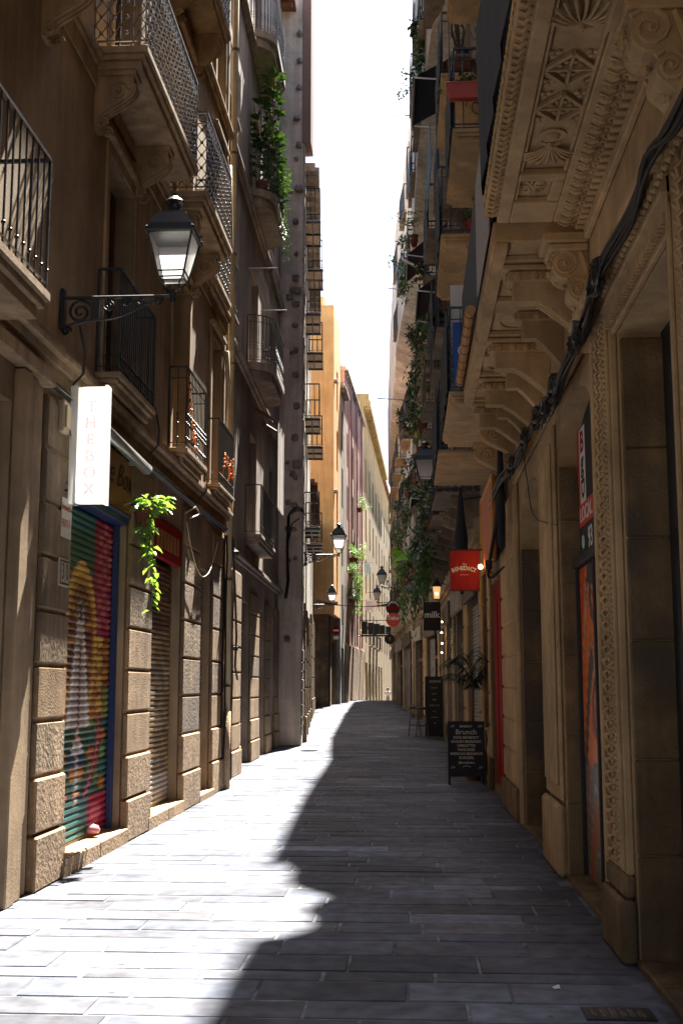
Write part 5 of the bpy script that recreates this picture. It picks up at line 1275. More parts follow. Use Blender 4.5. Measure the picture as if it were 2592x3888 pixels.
for k in range(61):
    y = 20.82 + 8.7*k/60; u = (y-20.82)/8.7*F3.L
    e = lerp_tab([(20.8, .10), (20.95, .12), (21.15, .28), (21.4, .42), (21.7, .46), (22.1, .46), (22.5, .54), (22.8, .66), (23.2, .72), (29.6, .85)], y)  # overhang outline shaped to cast the lobed shadow edge on the paving
    P.append((u, e))
P = [(0, .003)] + P + [(F3.L, .003)]
n = len(P); m_.add([(a, b, 20.003 if b < 0 else 15.2) for a, b in P] + [(a, b, 20.2) for a, b in P], [tuple(range(n-1, -1, -1)), tuple(range(n, 2*n))] + [(i, (i+1) % n, n+(i+1) % n, n+i) for i in range(n)])
m_.build('attic_wall', M['pale'], B3)
m_ = MB(F2); P = [(r2(19.08), .003)] + [(r2(a), b) for a, b in ((19.08, .47), (19.2, .30), (19.4, .19), (19.7, .14), (20.0, .17), (20.2, .24), (20.4, .20), (20.6, .12), (20.78, .10))] + [(r2(20.78), .003)]; n = len(P)
m_.add([(a, b, 19.9) for a, b in P] + [(a, b, 20.1) for a, b in P], [tuple(range(n-1, -1, -1)), tuple(range(n, 2*n))] + [(i, (i+1) % n, n+(i+1) % n, n+i) for i in range(n)]); m_.build('cornice', M['stoneR'], B2)  # unseen curved eave, added to round off the shadow edge on the paving

B4 = rightb('apartment_building', 'cream building over the cafe with the round lit lantern and chalk menu', F4, 20, 3, (5.1, 8.2, 11.3), M['cream'], 0, .78, 'dark', attic=(.86, .92), slab='brownR')
B5 = rightb('apartment_building', 'cream building draped in balcony plants behind the milk sign', F5, 20, 3, (5.2, 8.3, 11.4), M['brownR'], 0, .62, 'woodd', attic=(.95, .65), slab='brownR')
B6 = rightb('apartment_building', 'weathered building behind the round Teke sign', F6, 20, 4, (5.4, 8.5, 11.6), M['cream'], 0, .42, 'dark', attic=(.62, .30))
B7 = rightb('apartment_building', 'last stone building on the right beside the distant walker', F7, 19.8, 3, (5.6, 8.8, 12, 15.2), M['cream'], 0, .2, 'woodd', attic=(.28, .15))

for (b_, fac, ee) in ((B3, F3, (.78, .83, .88)), (B4, F4, (.9, .9, .92)), (B5, F5, (.95, .8, .7))):
    st = fac.L/3
    for k in range(3):
        for z in ((15.3, 17.7) if k != 1 else (16.2,)):
            balcony(b_, fac, st*(k+.5)-.9, st*(k+.5)+.8, z, ee[k]+.10, th=.08, style='bars', sp=.13, r=.012, h=1.0, mould=False, slab=M['brownR'], iron=M['iron'])
B8 = building('apartment_building', 'set back plain house at the far right, hidden behind the last stone building', F8, 17, [], M['cream'])
def plant(fac, u, o, z, kind, label, rnd, s=1.0, b=1.0):
    t = thing('balcony_plant', label, 'plant', fac(u, o, z)); m_ = MB(fac)
    n = 2 if kind != 'cactus' else 1
    for k in range(n): m_ = MB(fac); pot(m_, (u+.3*k*s-.15*(n-1), o-.12, z), .09*s, .15*s); m_.build('pot', M['terra'], t)
    L_ = MB(); c = fac(u, o, z+.35*s)
    if kind == 'bush': bush(L_, c, (.22*s, .35*s, .25*s), int(150*s), rnd, .12, .07, b*.5)
    if kind == 'vine':
        bush(L_, c, (.15*s, .4*s, .15*s), int(150*s), rnd, .12, .07, b*.5); bush(L_, (c[0], c[1], c[2]-.5*s), (.12*s, .4*s, .5*s), int(230*s), rnd, .10, .07, b*.8, drop=.35*s)
    if kind == 'fern':
        for k in range(26):
            a = rnd.uniform(0, 2*pi); l = rnd.uniform(.3, .6)*s; p = Vector(c)
            for q in range(7):
                f = q/7; pp = p + Vector((cos(a)*l*f, sin(a)*l*f, .32*s*sin(f*2.6))); leaf(L_, pp, (cos(a+1.2), sin(a+1.2), .0), .09, .03, green(rnd, b), rnd); leaf(L_, pp, (cos(a-1.2), sin(a-1.2), .0), .09, .03, green(rnd, b), rnd)
    if kind == 'cactus':
        for k in range(9):
            h = .16+.13*k; m2 = (c[0]+.12*sin(k*2.1), c[1]+.1*cos(k*1.7), c[2]-.2+h); L_.ball(m2, .11, 8, (.85, .3, 1.25), (.14*b, .22*b, .03))
    if kind == 'banana':
        for k in range(9):
            a = k*.75; leaf(L_, c, (cos(a), sin(a)*.8, rnd.uniform(.3, 1.2)), .75*s, .2*s, (.11*b, .24*b, .04), rnd, droop=.5)
    L_.build('foliage', M['leafsun' if b > 1.25 else 'leaf'], t); return t
rx = random.Random(77)
PL = [
 (F3, 1.9, .72, 8.3, 'bush', 'dark green bush on the second balcony row behind the near right lantern', 1.0, .8),
 (F3, 4.3, .76, 5.2, 'fern', 'bright fern in a terracotta pot just above the near right lantern', 1.0, 1.2),
 (F3, 3.3, .76, 5.2, 'bush', 'bluish green bush in front of the fern above the near right lantern', .9, .9),
 (F3, 5.6, .82, 5.1, 'vine', 'ivy hanging beside the glass of the near right lantern', 1.15, .9),
 (F3, 7.4, .80, 5.1, 'vine', 'ivy curtain just past the near right lantern, reaching lowest', 1.2, 1.0),
 (F3, 7.4, .75, 11.4, 'vine', 'trailing plant high on the tan building', 1.1, .8),
 (F4, 1.2, .85, 8.3, 'bush', 'round dark shrub leaning out of the cream building against the sky', 1.4, .8),
 (F4, 4.3, .85, 8.3, 'cactus', 'yellow green cactus on the rail beside the striped flag', 1.3, 1.2),
 (F4, 3.9, .86, 11.4, 'vine', 'hanging plant with red pot high over the street on the cream building', 1.3, .8),
 (F4, 1.4, 1.02, 13.6, 'fern', 'grey green fern near the roof of the cream building', 1.2, .8),
 (F4, 1.4, .80, 5.2, 'vine', 'dense green creeper below the flag on the cream building', 1.1, 1.1),
 (F4, 4.2, .85, 5.2, 'vine', 'creeper with orange pot half way along the cream building', 1.15, 1.0),
 (F4, 7.1, .85, 5.2, 'vine', 'leafy creeper nearest the sunlit banana leaves', 1.4, 1.1),
 (F5, 1.6, .74, 8.4, 'bush', 'blue green tuft standing out against the white sky at mid height', 1.2, .9),
 (F5, 4.3, .72, 8.4, 'vine', 'long vine on the plant covered building behind the milk sign', 1.3, .9),
 (F5, 1.5, .85, 5.3, 'banana', 'sunlit banana plant leaning into the street above the round signs', 1.3, 1.4),
 (F5, 4.3, .75, 5.3, 'vine', 'sunny yellow green climber under the banana leaves', 1.4, 1.4),
 (F5, 6.9, .70, 5.3, 'cactus', 'pale prickly pear cactus hanging beside the middle right lantern', 1.3, 1.3),
 (F5, 6.9, .60, 11.5, 'bush', 'small tuft high on the plant covered building', 1.2, .9),
 (F3, 4.4, .90, 16.3, 'vine', 'straggling plant on the topmost rail of the tan building', 1.0, .9),
 (F4, 1.2, 1.0, 17.8, 'bush', 'shrub on the topmost rail of the cream building', 1.1, .9),
 (F4, 6.8, 1.0, 15.4, 'vine', 'trailing plant leaning into the sky from the cream building', 1.2, .9),
 (F5, 1.2, 1.05, 15.4, 'bush', 'dark tuft against the sky on the plant covered building', 1.2, .9),
 (F6, 2.0, .50, 8.6, 'vine', 'distant hanging plant on the weathered building', 1.4, 1.0),
 (F6, 5.8, .50, 5.6, 'bush', 'distant bush above the farthest right lantern', 1.4, 1.1),
]
for (fac, u, o, z, kd, lb, s, b) in PL: plant(fac, u, o, z, kd, lb, rx, s, b)
# awnings, cloths and poles on the cluttered balconies
def awning(fac, u0, u1, z, out, drop, mat, label, cat='awning'):
    t = thing('awning', label, cat, fac((u0+u1)/2, out/2, z)); m_ = MB(fac)
    n = 6
    for k in range(n):
        a, b = u0+(u1-u0)*k/n, u0+(u1-u0)*(k+1)/n
        for q in (0, .012): m_.quad((a, .02, z-q), (b, .02, z-q), (b, out, z-drop-q), (a, out, z-drop-q))
        m_.quad((a, out, z-drop), (b, out, z-drop), (b, out+.005, z-drop-.18), (a, out+.005, z-drop-.18)); m_.quad((a, out+.01, z-drop), (b, out+.01, z-drop), (b, out+.015, z-drop-.18), (a, out+.015, z-drop-.18))
    m_.build('canvas', mat, t)
    m_ = MB(fac); m_.tube([(u0, out, z-drop-.01), (u1, out, z-drop-.01)], .025, 5)
    for u in (u0, u1): m_.tube([(u, .02, z-drop*1.2), (u, out, z-drop-.02)], .018, 5)
    m_.build('frame', M['steel'], t); return t
awning(F3, .6, 2.6, 13.9, 1.1, .6, M['fabric'], 'dark navy awning highest on the right against the sky')
awning(F3, 3.5, 5.6, 10.7, 1.0, .7, M['purple'], 'purple brown awning in the middle of the tan building')
AW = awning(F4, .6, 2.8, 13.9, 1.1, .9, M['purple'], 'purple brown awning with a pale pole high on the cream building')
awning(F4, 3.6, 5.6, 7.6, 1.0, .7, M['fabric'], 'black awning over the second row of the cream building')
screen(F3, .6, 2.3, .90, 15.4, 16.2, 'dark cloth over the highest rail of the tan building', 'fabric', 'hanging_cloth', 'cloth')
screen(F3, 6.4, 8.0, .995, 15.4, 16.3, 'brown cloth over a high far rail of the tan building', 'purple', 'hanging_cloth', 'cloth')
screen(F4, .7, 2.2, 1.015, 15.4, 16.3, 'faded blue cloth over the high rail of the cream building', 'bluecloth', 'hanging_cloth', 'cloth')
screen(F4, 3.6, 5.0, 1.015, 16.3, 17.2, 'black cloth over the top middle rail of the cream building', 'fabric', 'hanging_cloth', 'cloth')
awning(F3, 6.3, 8.2, 7.6, .95, .7, M['purple'], 'brown awning just above the ivy curtain')
screen(F3, .5, 2.5, .82, 8.22, 9.15, 'black mesh screen on the near balcony of the tan building')
screen(F3, .5, 2.5, .82, 11.32, 12.3, 'faded blue cloth hung over a high balcony of the tan building', 'bluecloth', 'hanging_cloth', 'cloth')
screen(F3, 3.4, 5.4, .79, 11.32, 12.3, 'dark screen beside the faded blue cloth')
screen(F4, 3.2, 5.3, .80, 11.32, 12.3, 'dark screen below the purple awning of the cream building')
screen(F4, .5, 2.3, .80, 5.1, 6.1, 'black fabric screen hanging behind the creepers of the cream building')
screen(F4, 3.2, 5.2, .79, 5.1, 5.9, 'grey brown screen behind the orange potted creeper', 'purple')
t = thing('striped_flag', 'yellow and red striped flag hanging from a right balcony', 'flag', F4(3, .85, 8.5))
m_ = MB(F4)
for k in range(9):
    o = .86+.02*(k % 2); z0, z1 = 9.3-.2*k, 9.1-.2*k; m_.cur = k % 2
    for q in range(5):
        m_.cur = q % 2; a = 2.55+.09*q+.05*k; m_.quad((a, o, z0), (a+.09, o, z0), (a+.14, .86+.02*((k+1) % 2), z1), (a+.05, .86+.02*((k+1) % 2), z1))
m_.build('cloth', [M['gold'], M['red']], t)
for (fac, u, z, ln, lb) in ((F4, 2, 17.6, 2.0, 'thin pole jutting into the sky, highest on the right'), (F5, 1.5, 15.2, 2.0, 'thin pole jutting into the sky beside the cream roof edge'), (F5, 4.5, 12.0, 1.7, 'lowest thin pole jutting into the sky on the right')):
    t = thing('clothes_pole', lb, 'pole', fac(u, 0, z)); m_ = MB(fac); m_.tube([(u, 0, z), (u, ln, z+.1)], .022, 5); m_.tube([(u-.2, ln-.1, z+.1), (u+.2, ln-.1, z+.1)], .012, 4); m_.build('pole', M['steel'], t)
m_ = MB(F4); m_.tube([(.6, .4, 12.4), (.7, 1.25, 12.9)], .035, 6); m_.build('arm', M['white'], AW)

# ================================================================= signs
def arc_text(s, size, mat, parent, c, rad, span, rot=(pi/2, 0, 0), bold=0.0):
    n = len(s)
    for i, ch in enumerate(s):
        a = span*(.5 - i/(n-1)); text(ch, size, mat, parent, (c[0] - rad*sin(a), c[1], c[2] + rad*(cos(a)-1)), (rot[0], -a, 0) if False else (pi/2, -a, 0), ext=.001, bold=bold)
t = thing('hanging_sign', 'red hanging cloth sign reading BENEDICT with a lit bulb at its edge', 'sign', (.82, 18.0, 3.35))
m_ = MB(); n = 14
for k in range(n):
    a, b = .60+.445*k/n, .60+.445*(k+1)/n; wa, wb = .008*sin(k*1.9), .008*sin((k+1)*1.9)
    for q in (0, .01): m_.quad((a, 18+wa+q, 3.04), (b, 18+wb+q, 3.04), (b, 18+wb*.3+q, 3.655), (a, 18+wa*.3+q, 3.655))
m_.build('cloth', M['red'], t)
arc_text('BENEDICT', .085, M['lettering_cream'], t, (.81, 17.98, 3.375), .42, .80, bold=.003)
text('The', .05, M['lettering_cream'], t, (.815, 17.98, 3.435), (pi/2, 0, 0), shear=.4, ext=.001); text('BARCELONA', .022, M['lettering_cream'], t, (.815, 17.98, 3.275), (pi/2, 0, 0), ext=.001)
m_ = MB(); m_.tube([(.57, 18.0, 3.66), (1.29, 18.0, 3.66)], .012, 6); m_.tube([(.57, 18.0, 3.035), (1.06, 18.0, 3.035)], .008, 5); m_.build('rod', M['iron'], t)
t = thing('spot_lamp', 'small lit brass spotlight shining beside the red hanging sign', 'lamp', (1.1, 17.6, 3.35))
m_ = MB(); m_.ball((1.04, 17.6, 3.36), .035, 10); m_.build('bulb', M['glow'], t, smooth=True)
m_ = MB(); m_.tube([(1.07, 17.6, 3.35), (1.12, 17.6, 3.36), (1.2, 17.6, 3.5)], [.03, .02, .015], 8); m_.tube([(1.12, 17.5, 3.28), (1.25, 17.5, 3.56)], .022, 6); m_.tube([(1.1, 17.6, 3.3), (1.29, 17.6, 3.2)], .03, 6); m_.build('arm', M['gold'], t)
# folded parasols / wrapped cloths
t = thing('folded_parasol', 'folded black parasol hung on the wall, wrapped in cloth above the red hanging sign', 'parasol', (.90, 20.9, 2.5))
m_ = MB(); m_.lathe([(.02, 5.05), (.04, 4.95), (.07, 4.6), (.12, 4.2), (.11, 3.7), (.08, 3.5), (.05, 3.45)], (.90, 20.9, 0), 10); m_.build('canopy', M['fabric'], t)
m_ = MB(); m_.tube([(.90, 20.9, 3.2), (.90, 20.9, 5.1)], .03, 8); m_.tube([(.90, 20.9, 4.9), (1.28, 20.9, 4.95)], .02, 6); m_.build('pole', M['black'], t)
# brunch board
def aboard(t, x0, x1, y, z0, h, lean=.12):
    m_ = MB(); w = .035
    def yy(z, s): return y + s*lean*(1-(z-z0)/h) * 1.0
    for s in (-1, 1):
        for x in (x0, x1-w): m_.add([(x, yy(z0, s)-.015, z0), (x+w, yy(z0, s)-.015, z0), (x+w, yy(z0, s)+.015, z0), (x, yy(z0, s)+.015, z0), (x, y-.015, z0+h), (x+w, y-.015, z0+h), (x+w, y+.015, z0+h), (x, y+.015, z0+h)], [(3, 2, 1, 0), (4, 5, 6, 7), (0, 1, 5, 4), (1, 2, 6, 5), (2, 3, 7, 6), (3, 0, 4, 7)])
        for zz in (z0+h*.13, z0+h-w): m_.box(x0+w, x1-w, yy(zz, s)-.014, yy(zz, s)+.014, zz, zz+w)
    m_.build('frame', M['black'], t)
    m_ = MB(); z1 = z0+h*.13+.035; z2 = z0+h-.035
    for s in (-1, 1): m_.add([(x0+w, yy(z1, s), z1), (x1-w, yy(z1, s), z1), (x1-w, yy(z2, s), z2), (x0+w, yy(z2, s), z2), (x0+w, yy(z1, s)+.008, z1), (x1-w, yy(z1, s)+.008, z1), (x1-w, yy(z2, s)+.008, z2), (x0+w, yy(z2, s)+.008, z2)], [(0, 1, 2, 3), (7, 6, 5, 4), (0, 3, 7, 4), (1, 5, 6, 2)])
    m_.build('panel', M['black'], t)
    return lambda z: yy(z, -1) - .004, math.atan2(lean, h)
t = thing('chalkboard', 'black A-frame chalkboard with the brunch menu standing in the street', 'chalkboard', (.89, 19.8, 0))
yy, ang = aboard(t, .585, 1.185, 19.8, .0, 1.02)
for s, z, sz, sq in (('BENEDICT', .935, .045, 1), ('Brunch', .845, .115, 1.05), ('EGGS BENEDICT', .755, .057, 1), ('ENGLISH BREAKFAST', .69, .055, .95), ('OMELETTES', .625, .057, 1), ('PANCAKES', .56, .057, 1), ('AMERICAN BREAKFAST', .495, .055, .95), ('BURGERS', .43, .057, 1), ('@benedictbcn', .355, .045, 1)):
    text(s, sz, M['chalk'], t, (.885, yy(z), z), (pi/2 - ang, 0, 0), ext=.0008, squeeze=sq, bold=.0015)
m_ = MB()
for (x, z) in ((.66, .94), (1.11, .94), (.66, .28), (1.11, .28)):
    for k in range(3): m_.tube([(x-.03+.02*k, yy(z)-.001, z-.02), (x-.01+.02*k, yy(z)-.002, z+.02), (x+.02*k-.0, yy(z)-.001, z-.01)], .004, 4)
m_.tube([(.82, yy(.28), .285), (.885, yy(.3), .31), (.95, yy(.28), .285)], .006, 4); m_.build('ornament', M['chalk'], t)
# urn with palm
t = thing('stone_urn', 'cream stone urn partly hidden behind the rusticated right pier', 'urn', (1.40, 20.2, 0))
m_ = MB(); m_.cbox(1.25, 1.55, 20.05, 20.35, .035, .115, .01); m_.lathe([(.12, .08), (.13, .12), (.06, .2), (.055, .26), (.10, .32), (.15, .42), (.155, .5), (.13, .68), (.15, .8), (.20, .84), (.2, .87), (.16, .87), (.13, .8)], (1.40, 20.2, 0.035), 18); m_.build('urn', M['marble'], t, smooth=False)
t = thing('potted_palm', 'dark potted palm behind the brunch board', 'palm', (1.15, 20.6, 0))
m_ = MB(); pot(m_, (1.05, 20.75, 0), .16, .3); m_.build('pot', M['terra'], t)
m_ = MB(); m_.tube([(1.05, 20.75, .2), (1.04, 20.72, 1.0), (1.06, 20.7, 1.65)], .022, 6); m_.build('trunk', M['woodd'], t)
m_ = MB(); rz_ = random.Random(6)
for k in range(15):
    a = k*2.4; l = rz_.uniform(.4, .62); el_ = rz_.uniform(.25, 1.1)
    prev = None
    for q in range(12):
        f = q/11; p = (1.06+cos(a)*l*f, 20.7+sin(a)*l*f*.7, 1.65+el_*.55*sin(f*2.2))
        for s in (-1, 1): leaf(m_, p, (cos(a+s*1.1), sin(a+s*1.1), -.45), .2, .022, (.02, .04, .018), rz_, droop=.3)
m_.build('fronds', M['leaf'], t)
# cafe terrace
t = thing('menu_board', 'tall black menu board headed SOPAR standing by the cafe wall', 'menu board', (.65, 35, .1))
m_ = MB(); m_.cbox(.385, .91, 35.0, 35.04, gz(35)+.02, 1.87, .008); m_.build('board', M['black'], t)
text('SOPAR', .10, M['chalk'], t, (.69, 34.99, 1.72), (pi/2, 0, 0), ext=.001, squeeze=1.1, bold=.002)
for k, s in enumerate(('brunch', 'menu', 'tapas', 'CAFE 3.50', 'vins', 'postres', 'te')): text(s, .065, M['chalk'], t, (.66, 34.99, 1.54-k*.17), (pi/2, 0, 0), ext=.001)
def stool(label, loc):
    t = thing('bar_stool', label, 'stool', (0, 0, 0), 'bar stools by the menu board', local=True)
    m_ = MB(); m_.lathe([(.0, .80), (.15, .80), (.17, .82), (.17, .85), (.15, .865), (0, .865)], (0, 0, 0), 14); m_.build('seat', M['black'], t)
    for sx, sy in ((1, 1), (1, -1), (-1, 1), (-1, -1)):
        m_ = MB(); m_.tube([(sx*.10, sy*.10, .80), (sx*.14, sy*.14, .4), (sx*.18, sy*.18, 0)], [.016, .016, .02], 6); m_.build('leg', M['woodd'], t)
    m_ = MB(); m_.tube([(.15*cos(a*pi/6), .15*sin(a*pi/6), .32) for a in range(13)], .012, 5)
    for z, r in ((.6, .12),): m_.tube([(r*cos(a*pi/6), r*sin(a*pi/6), z) for a in range(13)], .01, 5)
    m_.build('stretcher', M['woodd'], t); t.location = loc; return t
st0 = stool('black wooden bar stool next to the tall menu board', (.29, 35.1, gz(35.1)))
dup(st0, (.08, 35.6, gz(35.6)), 'black wooden bar stool on the street side of the other stool')
t = thing('cafe_sign', 'black hanging cafe sign reading milk in white letters', 'sign', (.6, 33, 3.6))
m_ = MB(); m_.cbox(.34, .82, 33.0, 33.05, 3.12, 3.92, .02); m_.build('panel', M['black'], t)
text('milk', .25, M['white'], t, (.58, 32.99, 3.56), (pi/2, 0, 0), ext=.002, bold=.006)
m_ = MB()
for sx in (-1, 1): m_.tube([(.58, 32.99, 3.36), (.58+sx*.07, 32.985, 3.33), (.58+sx*.12, 32.99, 3.38)], .012, 4)
m_.build('emblem', M['redpaint'], t)
m_ = MB(); m_.tube([(.3, 33.02, 4.42), (1.08, 33.02, 4.42)], .012, 5); m_.tube([(.45, 33.02, 3.92), (.45, 33.02, 4.42)], .008, 4); m_.build('rod', M['iron'], t)
t = thing('cafe_lantern', 'small warm lit lantern above the black milk sign', 'lantern', (.72, 33, 4.2))
m_ = MB(); m_.lathe([(.07, 4.0), (.11, 4.34)], (.72, 32.95, 0), 4); m_.build('glass', plain('warm_lit_glass', (1, .55, .22), rough=.4, bump=0, var=0, emit=.11), t)
m_ = MB(); m_.ball((.72, 32.87, 4.14), .03, 8); m_.build('bulb', M['glow'], t)
m_ = MB(); m_.lathe([(.15, 4.34), (.15, 4.37), (.08, 4.48), (.04, 4.56), (0, 4.58)], (.72, 32.95, 0), 8); m_.build('cap', M['iron'], t); m_ = MB(); m_.lathe([(.08, 3.97), (.08, 4.0)], (.72, 32.95, 0), 8); m_.build('base', M['iron'], t)
t = thing('string_lights', 'string of four small warm bulbs hanging by the cafe doorway', 'string lights', (.86, 33.5, 3))
m_ = MB(); m_.tube([(.88, 33.4, 3.6), (.86, 33.4, 3.0), (.87, 33.4, 2.5)], .005, 4); w_ = m_.build('wire', M['cable'], t)
for z, x in ((3.38, .87), (3.08, .85), (2.78, .86), (2.52, .85)): m_ = MB(); m_.ball((x, 33.37, z), .022, 8); m_.build('bulb', M['glow'], t)
def roundel(label, c, r, mats, band=None):
    t = thing('round_sign', label, 'sign', c); m_ = MB(); m_.lathe([(0, 0), (r, 0), (r, .05), (0, .05)], c, 26, 'y'); m_.build('disc', mats, t)
    return t
t = roundel('round black shop sign with LENCERIA in an arc and a red band', (-.64, 42.0, 4.36), .26, M['black']); arc_text('LENCERIA', .10, M['white'], t, (-.64, 41.985, 4.36+.19), .19, 2.3, bold=.003)
m_ = MB(); m_.box(-.84, -.44, 41.98, 41.99, 4.30, 4.40); m_.build('band', M['redpaint'], t); m_ = MB(); m_.tube([(-.38, 42.03, 4.38), (.5, 42.03, 4.38)], .012, 5); m_.build('rod', M['white'], t)
t = roundel('round red shop sign reading Teke', (-.64, 41.97, 3.92), .25, plain('sign_coral', (.75, .06, .03), rough=.5)); text('Teke', .2, M['white'], t, (-.64, 41.955, 3.98), (pi/2, 0, 0), ext=.002, bold=.006); text('TOGO', .13, M['salmon'], t, (-.64, 41.955, 3.81), (pi/2, 0, 0), ext=.002, bold=.003)
t = roundel('small dark round sign with a Y shaped emblem below the red one', (-1.02, 56, 3.78), .24, M['black']); text('Y', .22, M['gold'], t, (-1.02, 55.98, 3.78), (pi/2, 0, 0), ext=.002); m_ = MB(); m_.tube([(-1.3, 56.03, 4.08), (-.5, 56.03, 4.08)], .014, 5); m_.build('rod', M['iron'], t)
t = roundel('red and white no entry sign on the corner by the orange building', (-3.62, 57, 4.25), .21, M['redpaint']); m_ = MB(); m_.box(-3.76, -3.48, 56.98, 56.99, 4.21, 4.29); m_.build('bar', M['white'], t)
m_ = MB(); m_.box(-3.75, -3.5, 56.98, 57.0, 3.82, 3.98); m_.build('plate', M['white'], t); m_ = MB(); m_.tube([(-3.62, 57.06, 3.8), (-3.62, 57.06, 4.45)], .02, 5); m_.tube([(-3.62, 57.06, 4.2), (-4.1, 57.5, 4.2)], .02, 5); m_.build('pole', M['iron'], t)
# overhead cables and far balcony
t = thing('overhead_cables', 'several sagging cables strung across the street before the orange building', 'cables', (-2, 52, 5.2)); m_ = MB()
for k in range(5): m_.tube(sag((-4.3, 52+.3*k, 5.25+.06*k), (-.3, 51.5+.2*k, 5.1+.07*k), .12+.05*k, 16), .016, 4)
m_.build('cable', M['cable'], t)
t = thing('terrace_fence', 'dark iron fence of a small far terrace beside the tiny farthest lantern', 'fence', (-2.4, 72, 5)); m_ = MB()
for k in range(5): m_.box(-3.0+.36*k, -2.66+.36*k, 72, 72.05, 4.7, 5.5-.08*k)
m_.tube([(-3.1, 72, 5.55), (-1.3, 72, 5.55)], .03, 4); m_.tube([(-3.1, 72, 4.65), (-1.1, 72, 4.65)], .03, 4); m_.build('panel', M['iron'], t)
m_ = MB(); m_.tube([(-3.2, 72.02, 4.6), (-1.1, 72.02, 4.6)], .04, 5); m_.build('beam', M['iron'], t)
# washing and plants in the sun by the pink building
for (x, y, z, m, lb, w_, h_) in ((-3.1, 79, 9.8, 'white', 'pale blue towel drying in front of the pink building', .35, .9), (-2.85, 84, 8.2, 'white', 'white shirt hanging in front of the yellow building', .45, 1.3), (-2.6, 84.2, 8.2, 'salmon', 'orange cloth hanging beside the white shirt', .3, 1.1), (-3.0, 78, 7.2, 'white', 'white cloth bunched low between the pink and yellow buildings', .5, .8)):
    t = thing('laundry', lb, 'laundry', (x, y, z)); m_ = MB()
    for k in range(4): m_.cbox(x+w_*k/4, x+w_*(k+1)/4, y+.02*(k % 2), y+.03+.02*(k % 2), z-h_*(.8+.2*(k % 2)), z, .005)
    m_.build('cloth', plain('pale_blue_cloth', (.45, .65, .75), rough=.8) if 'blue' in lb else M[m], t)
    m_ = MB(); m_.tube([(x-.5, y+.01, z+.02), (x+w_+.2, y+.01, z+.02)], .01, 4); m_.build('line', M['cable'], t)
for (x, y, z, lb) in ((-3.55, 70, 9.6, 'upper green awning on the narrow far house'), (-3.5, 71, 6.2, 'lower green awning beside the pink building')):
    t = thing('awning', lb, 'awning', (x, y, z)); m_ = MB(); m_.add([(x, y, z+.7), (x, y+1.2, z+.7), (x+.75, y+1.2, z-.5), (x+.75, y, z-.5), (x, y, z+.66), (x, y+1.2, z+.66), (x+.75, y+1.2, z-.54), (x+.75, y, z-.54)], [(0, 1, 2, 3), (7, 6, 5, 4), (0, 3, 7, 4), (3, 2, 6, 7), (1, 5, 6, 2), (0, 4, 5, 1)]); m_.build('canvas', plain('bright_green_canvas', (.02, .35, .16), rough=.6), t)
ry = random.Random(55)
plant(FP, 3.4, .35, 8.6, 'vine', 'sunlit pale vine hanging on the pink building', ry, 2.6, 2.2); plant(FP, 7.8, .35, 12.4, 'bush', 'small red and green flowers high on the pink building', ry, 1.4, 1.8); plant(FP, 2.2, .3, 6.3, 'bush', 'small potted shrub low on the pink building', ry, 1.3, 1.2)
plant(FG, 3.5, .4, 7.6, 'bush', 'yellowish plant beside the second left lantern', ry, 1.3, 2.0)
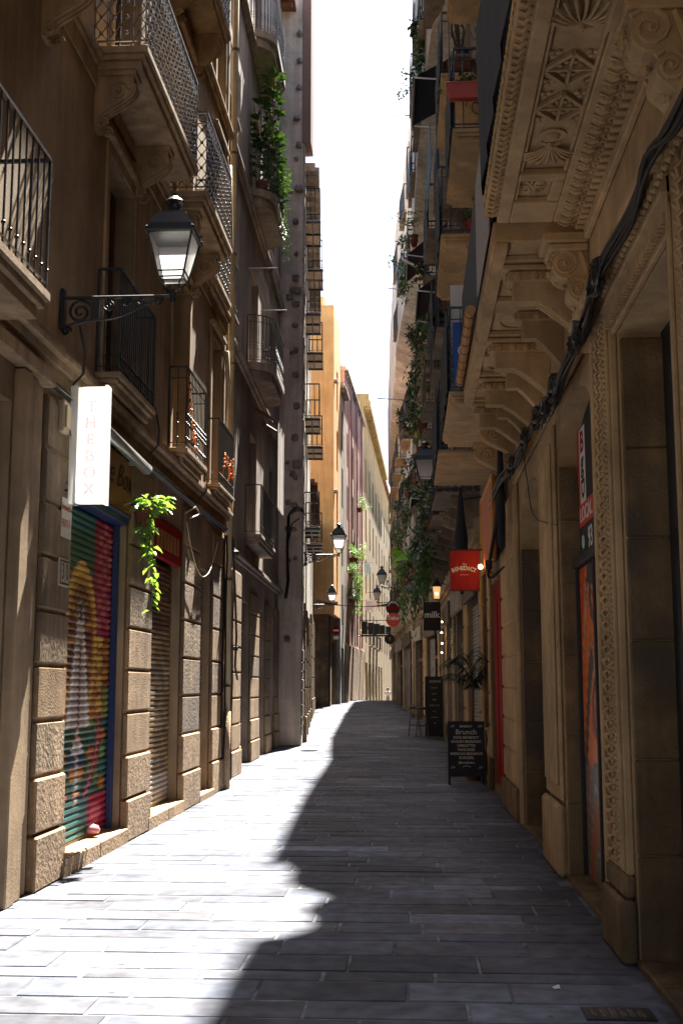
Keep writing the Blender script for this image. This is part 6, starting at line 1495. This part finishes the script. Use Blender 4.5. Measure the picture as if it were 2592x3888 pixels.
# ================================================================= the distant walker
def person(label, loc, rz):
    t = thing('person', label, 'person', (0, 0, 0), local=True)
    J = {'pelvis': (0, 0, .93, .13, .10), 'waist': (0, 0, 1.06, .11, .085), 'chest': (0, 0, 1.27, .135, .10), 'neck0': (0, 0, 1.42, .06, .055), 'neck': (0, -.01, 1.48, .05, .05), 'head': (0, -.015, 1.58, .075, .09), 'crown': (0, 0, 1.66, .06, .07)}
    E_ = [('pelvis', 'waist'), ('waist', 'chest'), ('chest', 'neck0'), ('neck0', 'neck'), ('neck', 'head'), ('head', 'crown')]
    for s, n in ((-1, 'l'), (1, 'r')):
        J.update({'hip'+n: (s*.09, 0, .86, .085, .085), 'knee'+n: (s*.10, -.04+s*.05, .48, .052, .052), 'ank'+n: (s*.10, s*.10, .09, .033, .033), 'toe'+n: (s*.11, s*.10-.16, .035, .03, .022),
                  'sh'+n: (s*.16, 0, 1.37, .048, .05), 'el'+n: (s*.27, -.04, 1.20, .036, .036), 'wr'+n: (s*.20, -.12, 1.42, .025, .025), 'hd'+n: (s*.17, -.12, 1.48, .02, .03)})
        E_ += [('pelvis', 'hip'+n), ('hip'+n, 'knee'+n), ('knee'+n, 'ank'+n), ('ank'+n, 'toe'+n), ('chest', 'sh'+n), ('sh'+n, 'el'+n), ('el'+n, 'wr'+n), ('wr'+n, 'hd'+n)]
        for f in range(5):
            a = 'f%d%s' % (f, n); J[a] = (s*(.145+.014*f), -.135, 1.53+.012*(2-abs(f-2)) - (.02 if f == 0 else 0), .008, .008); J[a+'b'] = (s*(.14+.012*f), -.15, 1.565+.012*(2-abs(f-2)) - (.03 if f == 0 else 0), .007, .007); E_ += [('hd'+n, a), (a, a+'b')]
    K = list(J); me = bpy.data.meshes.new('body'); me.from_pydata([J[k][:3] for k in K], [(K.index(a), K.index(b)) for a, b in E_], [])
    o = bpy.data.objects.new('body', me); COL.objects.link(o); o.parent = t; me.materials.append(M['skin'])
    md = o.modifiers.new('skin', 'SKIN'); me.skin_vertices.new() if not me.skin_vertices else None
    for i, k in enumerate(K): me.skin_vertices[0].data[i].radius = (J[k][3], J[k][4]); 
    me.skin_vertices[0].data[0].use_root = True
    o.modifiers.new('sub', 'SUBSURF').levels = 2; o.modifiers['sub'].render_levels = 2
    m_ = MB(); m_.lathe([(.125, .93), (.125, 1.06), (.16, 1.27), (.15, 1.38), (.06, 1.45)], (0, 0, 0), 14)
    for s in (-1, 1): m_.tube([(s*.13, 0, 1.39), (s*.225, -.02, 1.28)], [.062, .055], 8)
    for i, v in enumerate(m_.v): m_.v[i] = (v[0]*1.06, v[1]*.82, v[2])
    m_.build('shirt', M['white'], t, smooth=True)
    m_ = MB(); m_.lathe([(.17, .50), (.16, .7), (.14, .95), (.12, 1.0)], (0, 0, 0), 14); m_.build('skirt', plain('beige_skirt', (.4, .3, .22)), t, smooth=True)
    m_ = MB(); m_.ball((0, .015, 1.615), .105, 12, (.95, 1, 1.05)); m_.ball((0, .07, 1.52), .07, 8); m_.build('hair', M['hair'], t, smooth=True)
    m_ = MB(); m_.ball((-.03, -.098, 1.60), .010, 6); m_.ball((.03, -.098, 1.60), .010, 6); m_.tube([(-.022, -.10, 1.54), (.022, -.10, 1.54)], .005, 4); m_.tube([(0, -.10, 1.595), (0, -.118, 1.568)], [.006, .010], 5); m_.build('face', M['ink'], t)
    t.location = loc; t.rotation_euler = (0, 0, rz); return t
person('tiny distant person with dark hair and a white top walking in the street', (-2.0, 100, gz(100)), .1)

t = thing('litter_scrap', 'tiny white paper scrap on the dark slabs at lower right', 'litter', (.75, 6.6, .01)); m_ = MB(); m_.add([(.74, 6.6, .008), (.775, 6.61, .01), (.77, 6.64, .022), (.735, 6.63, .012)], [(0, 1, 2, 3)]); m_.add([(.74, 6.6, .006), (.775, 6.61, .008), (.77, 6.64, .020), (.735, 6.63, .010)], [(3, 2, 1, 0)]); m_.build('paper', M['white'], t)
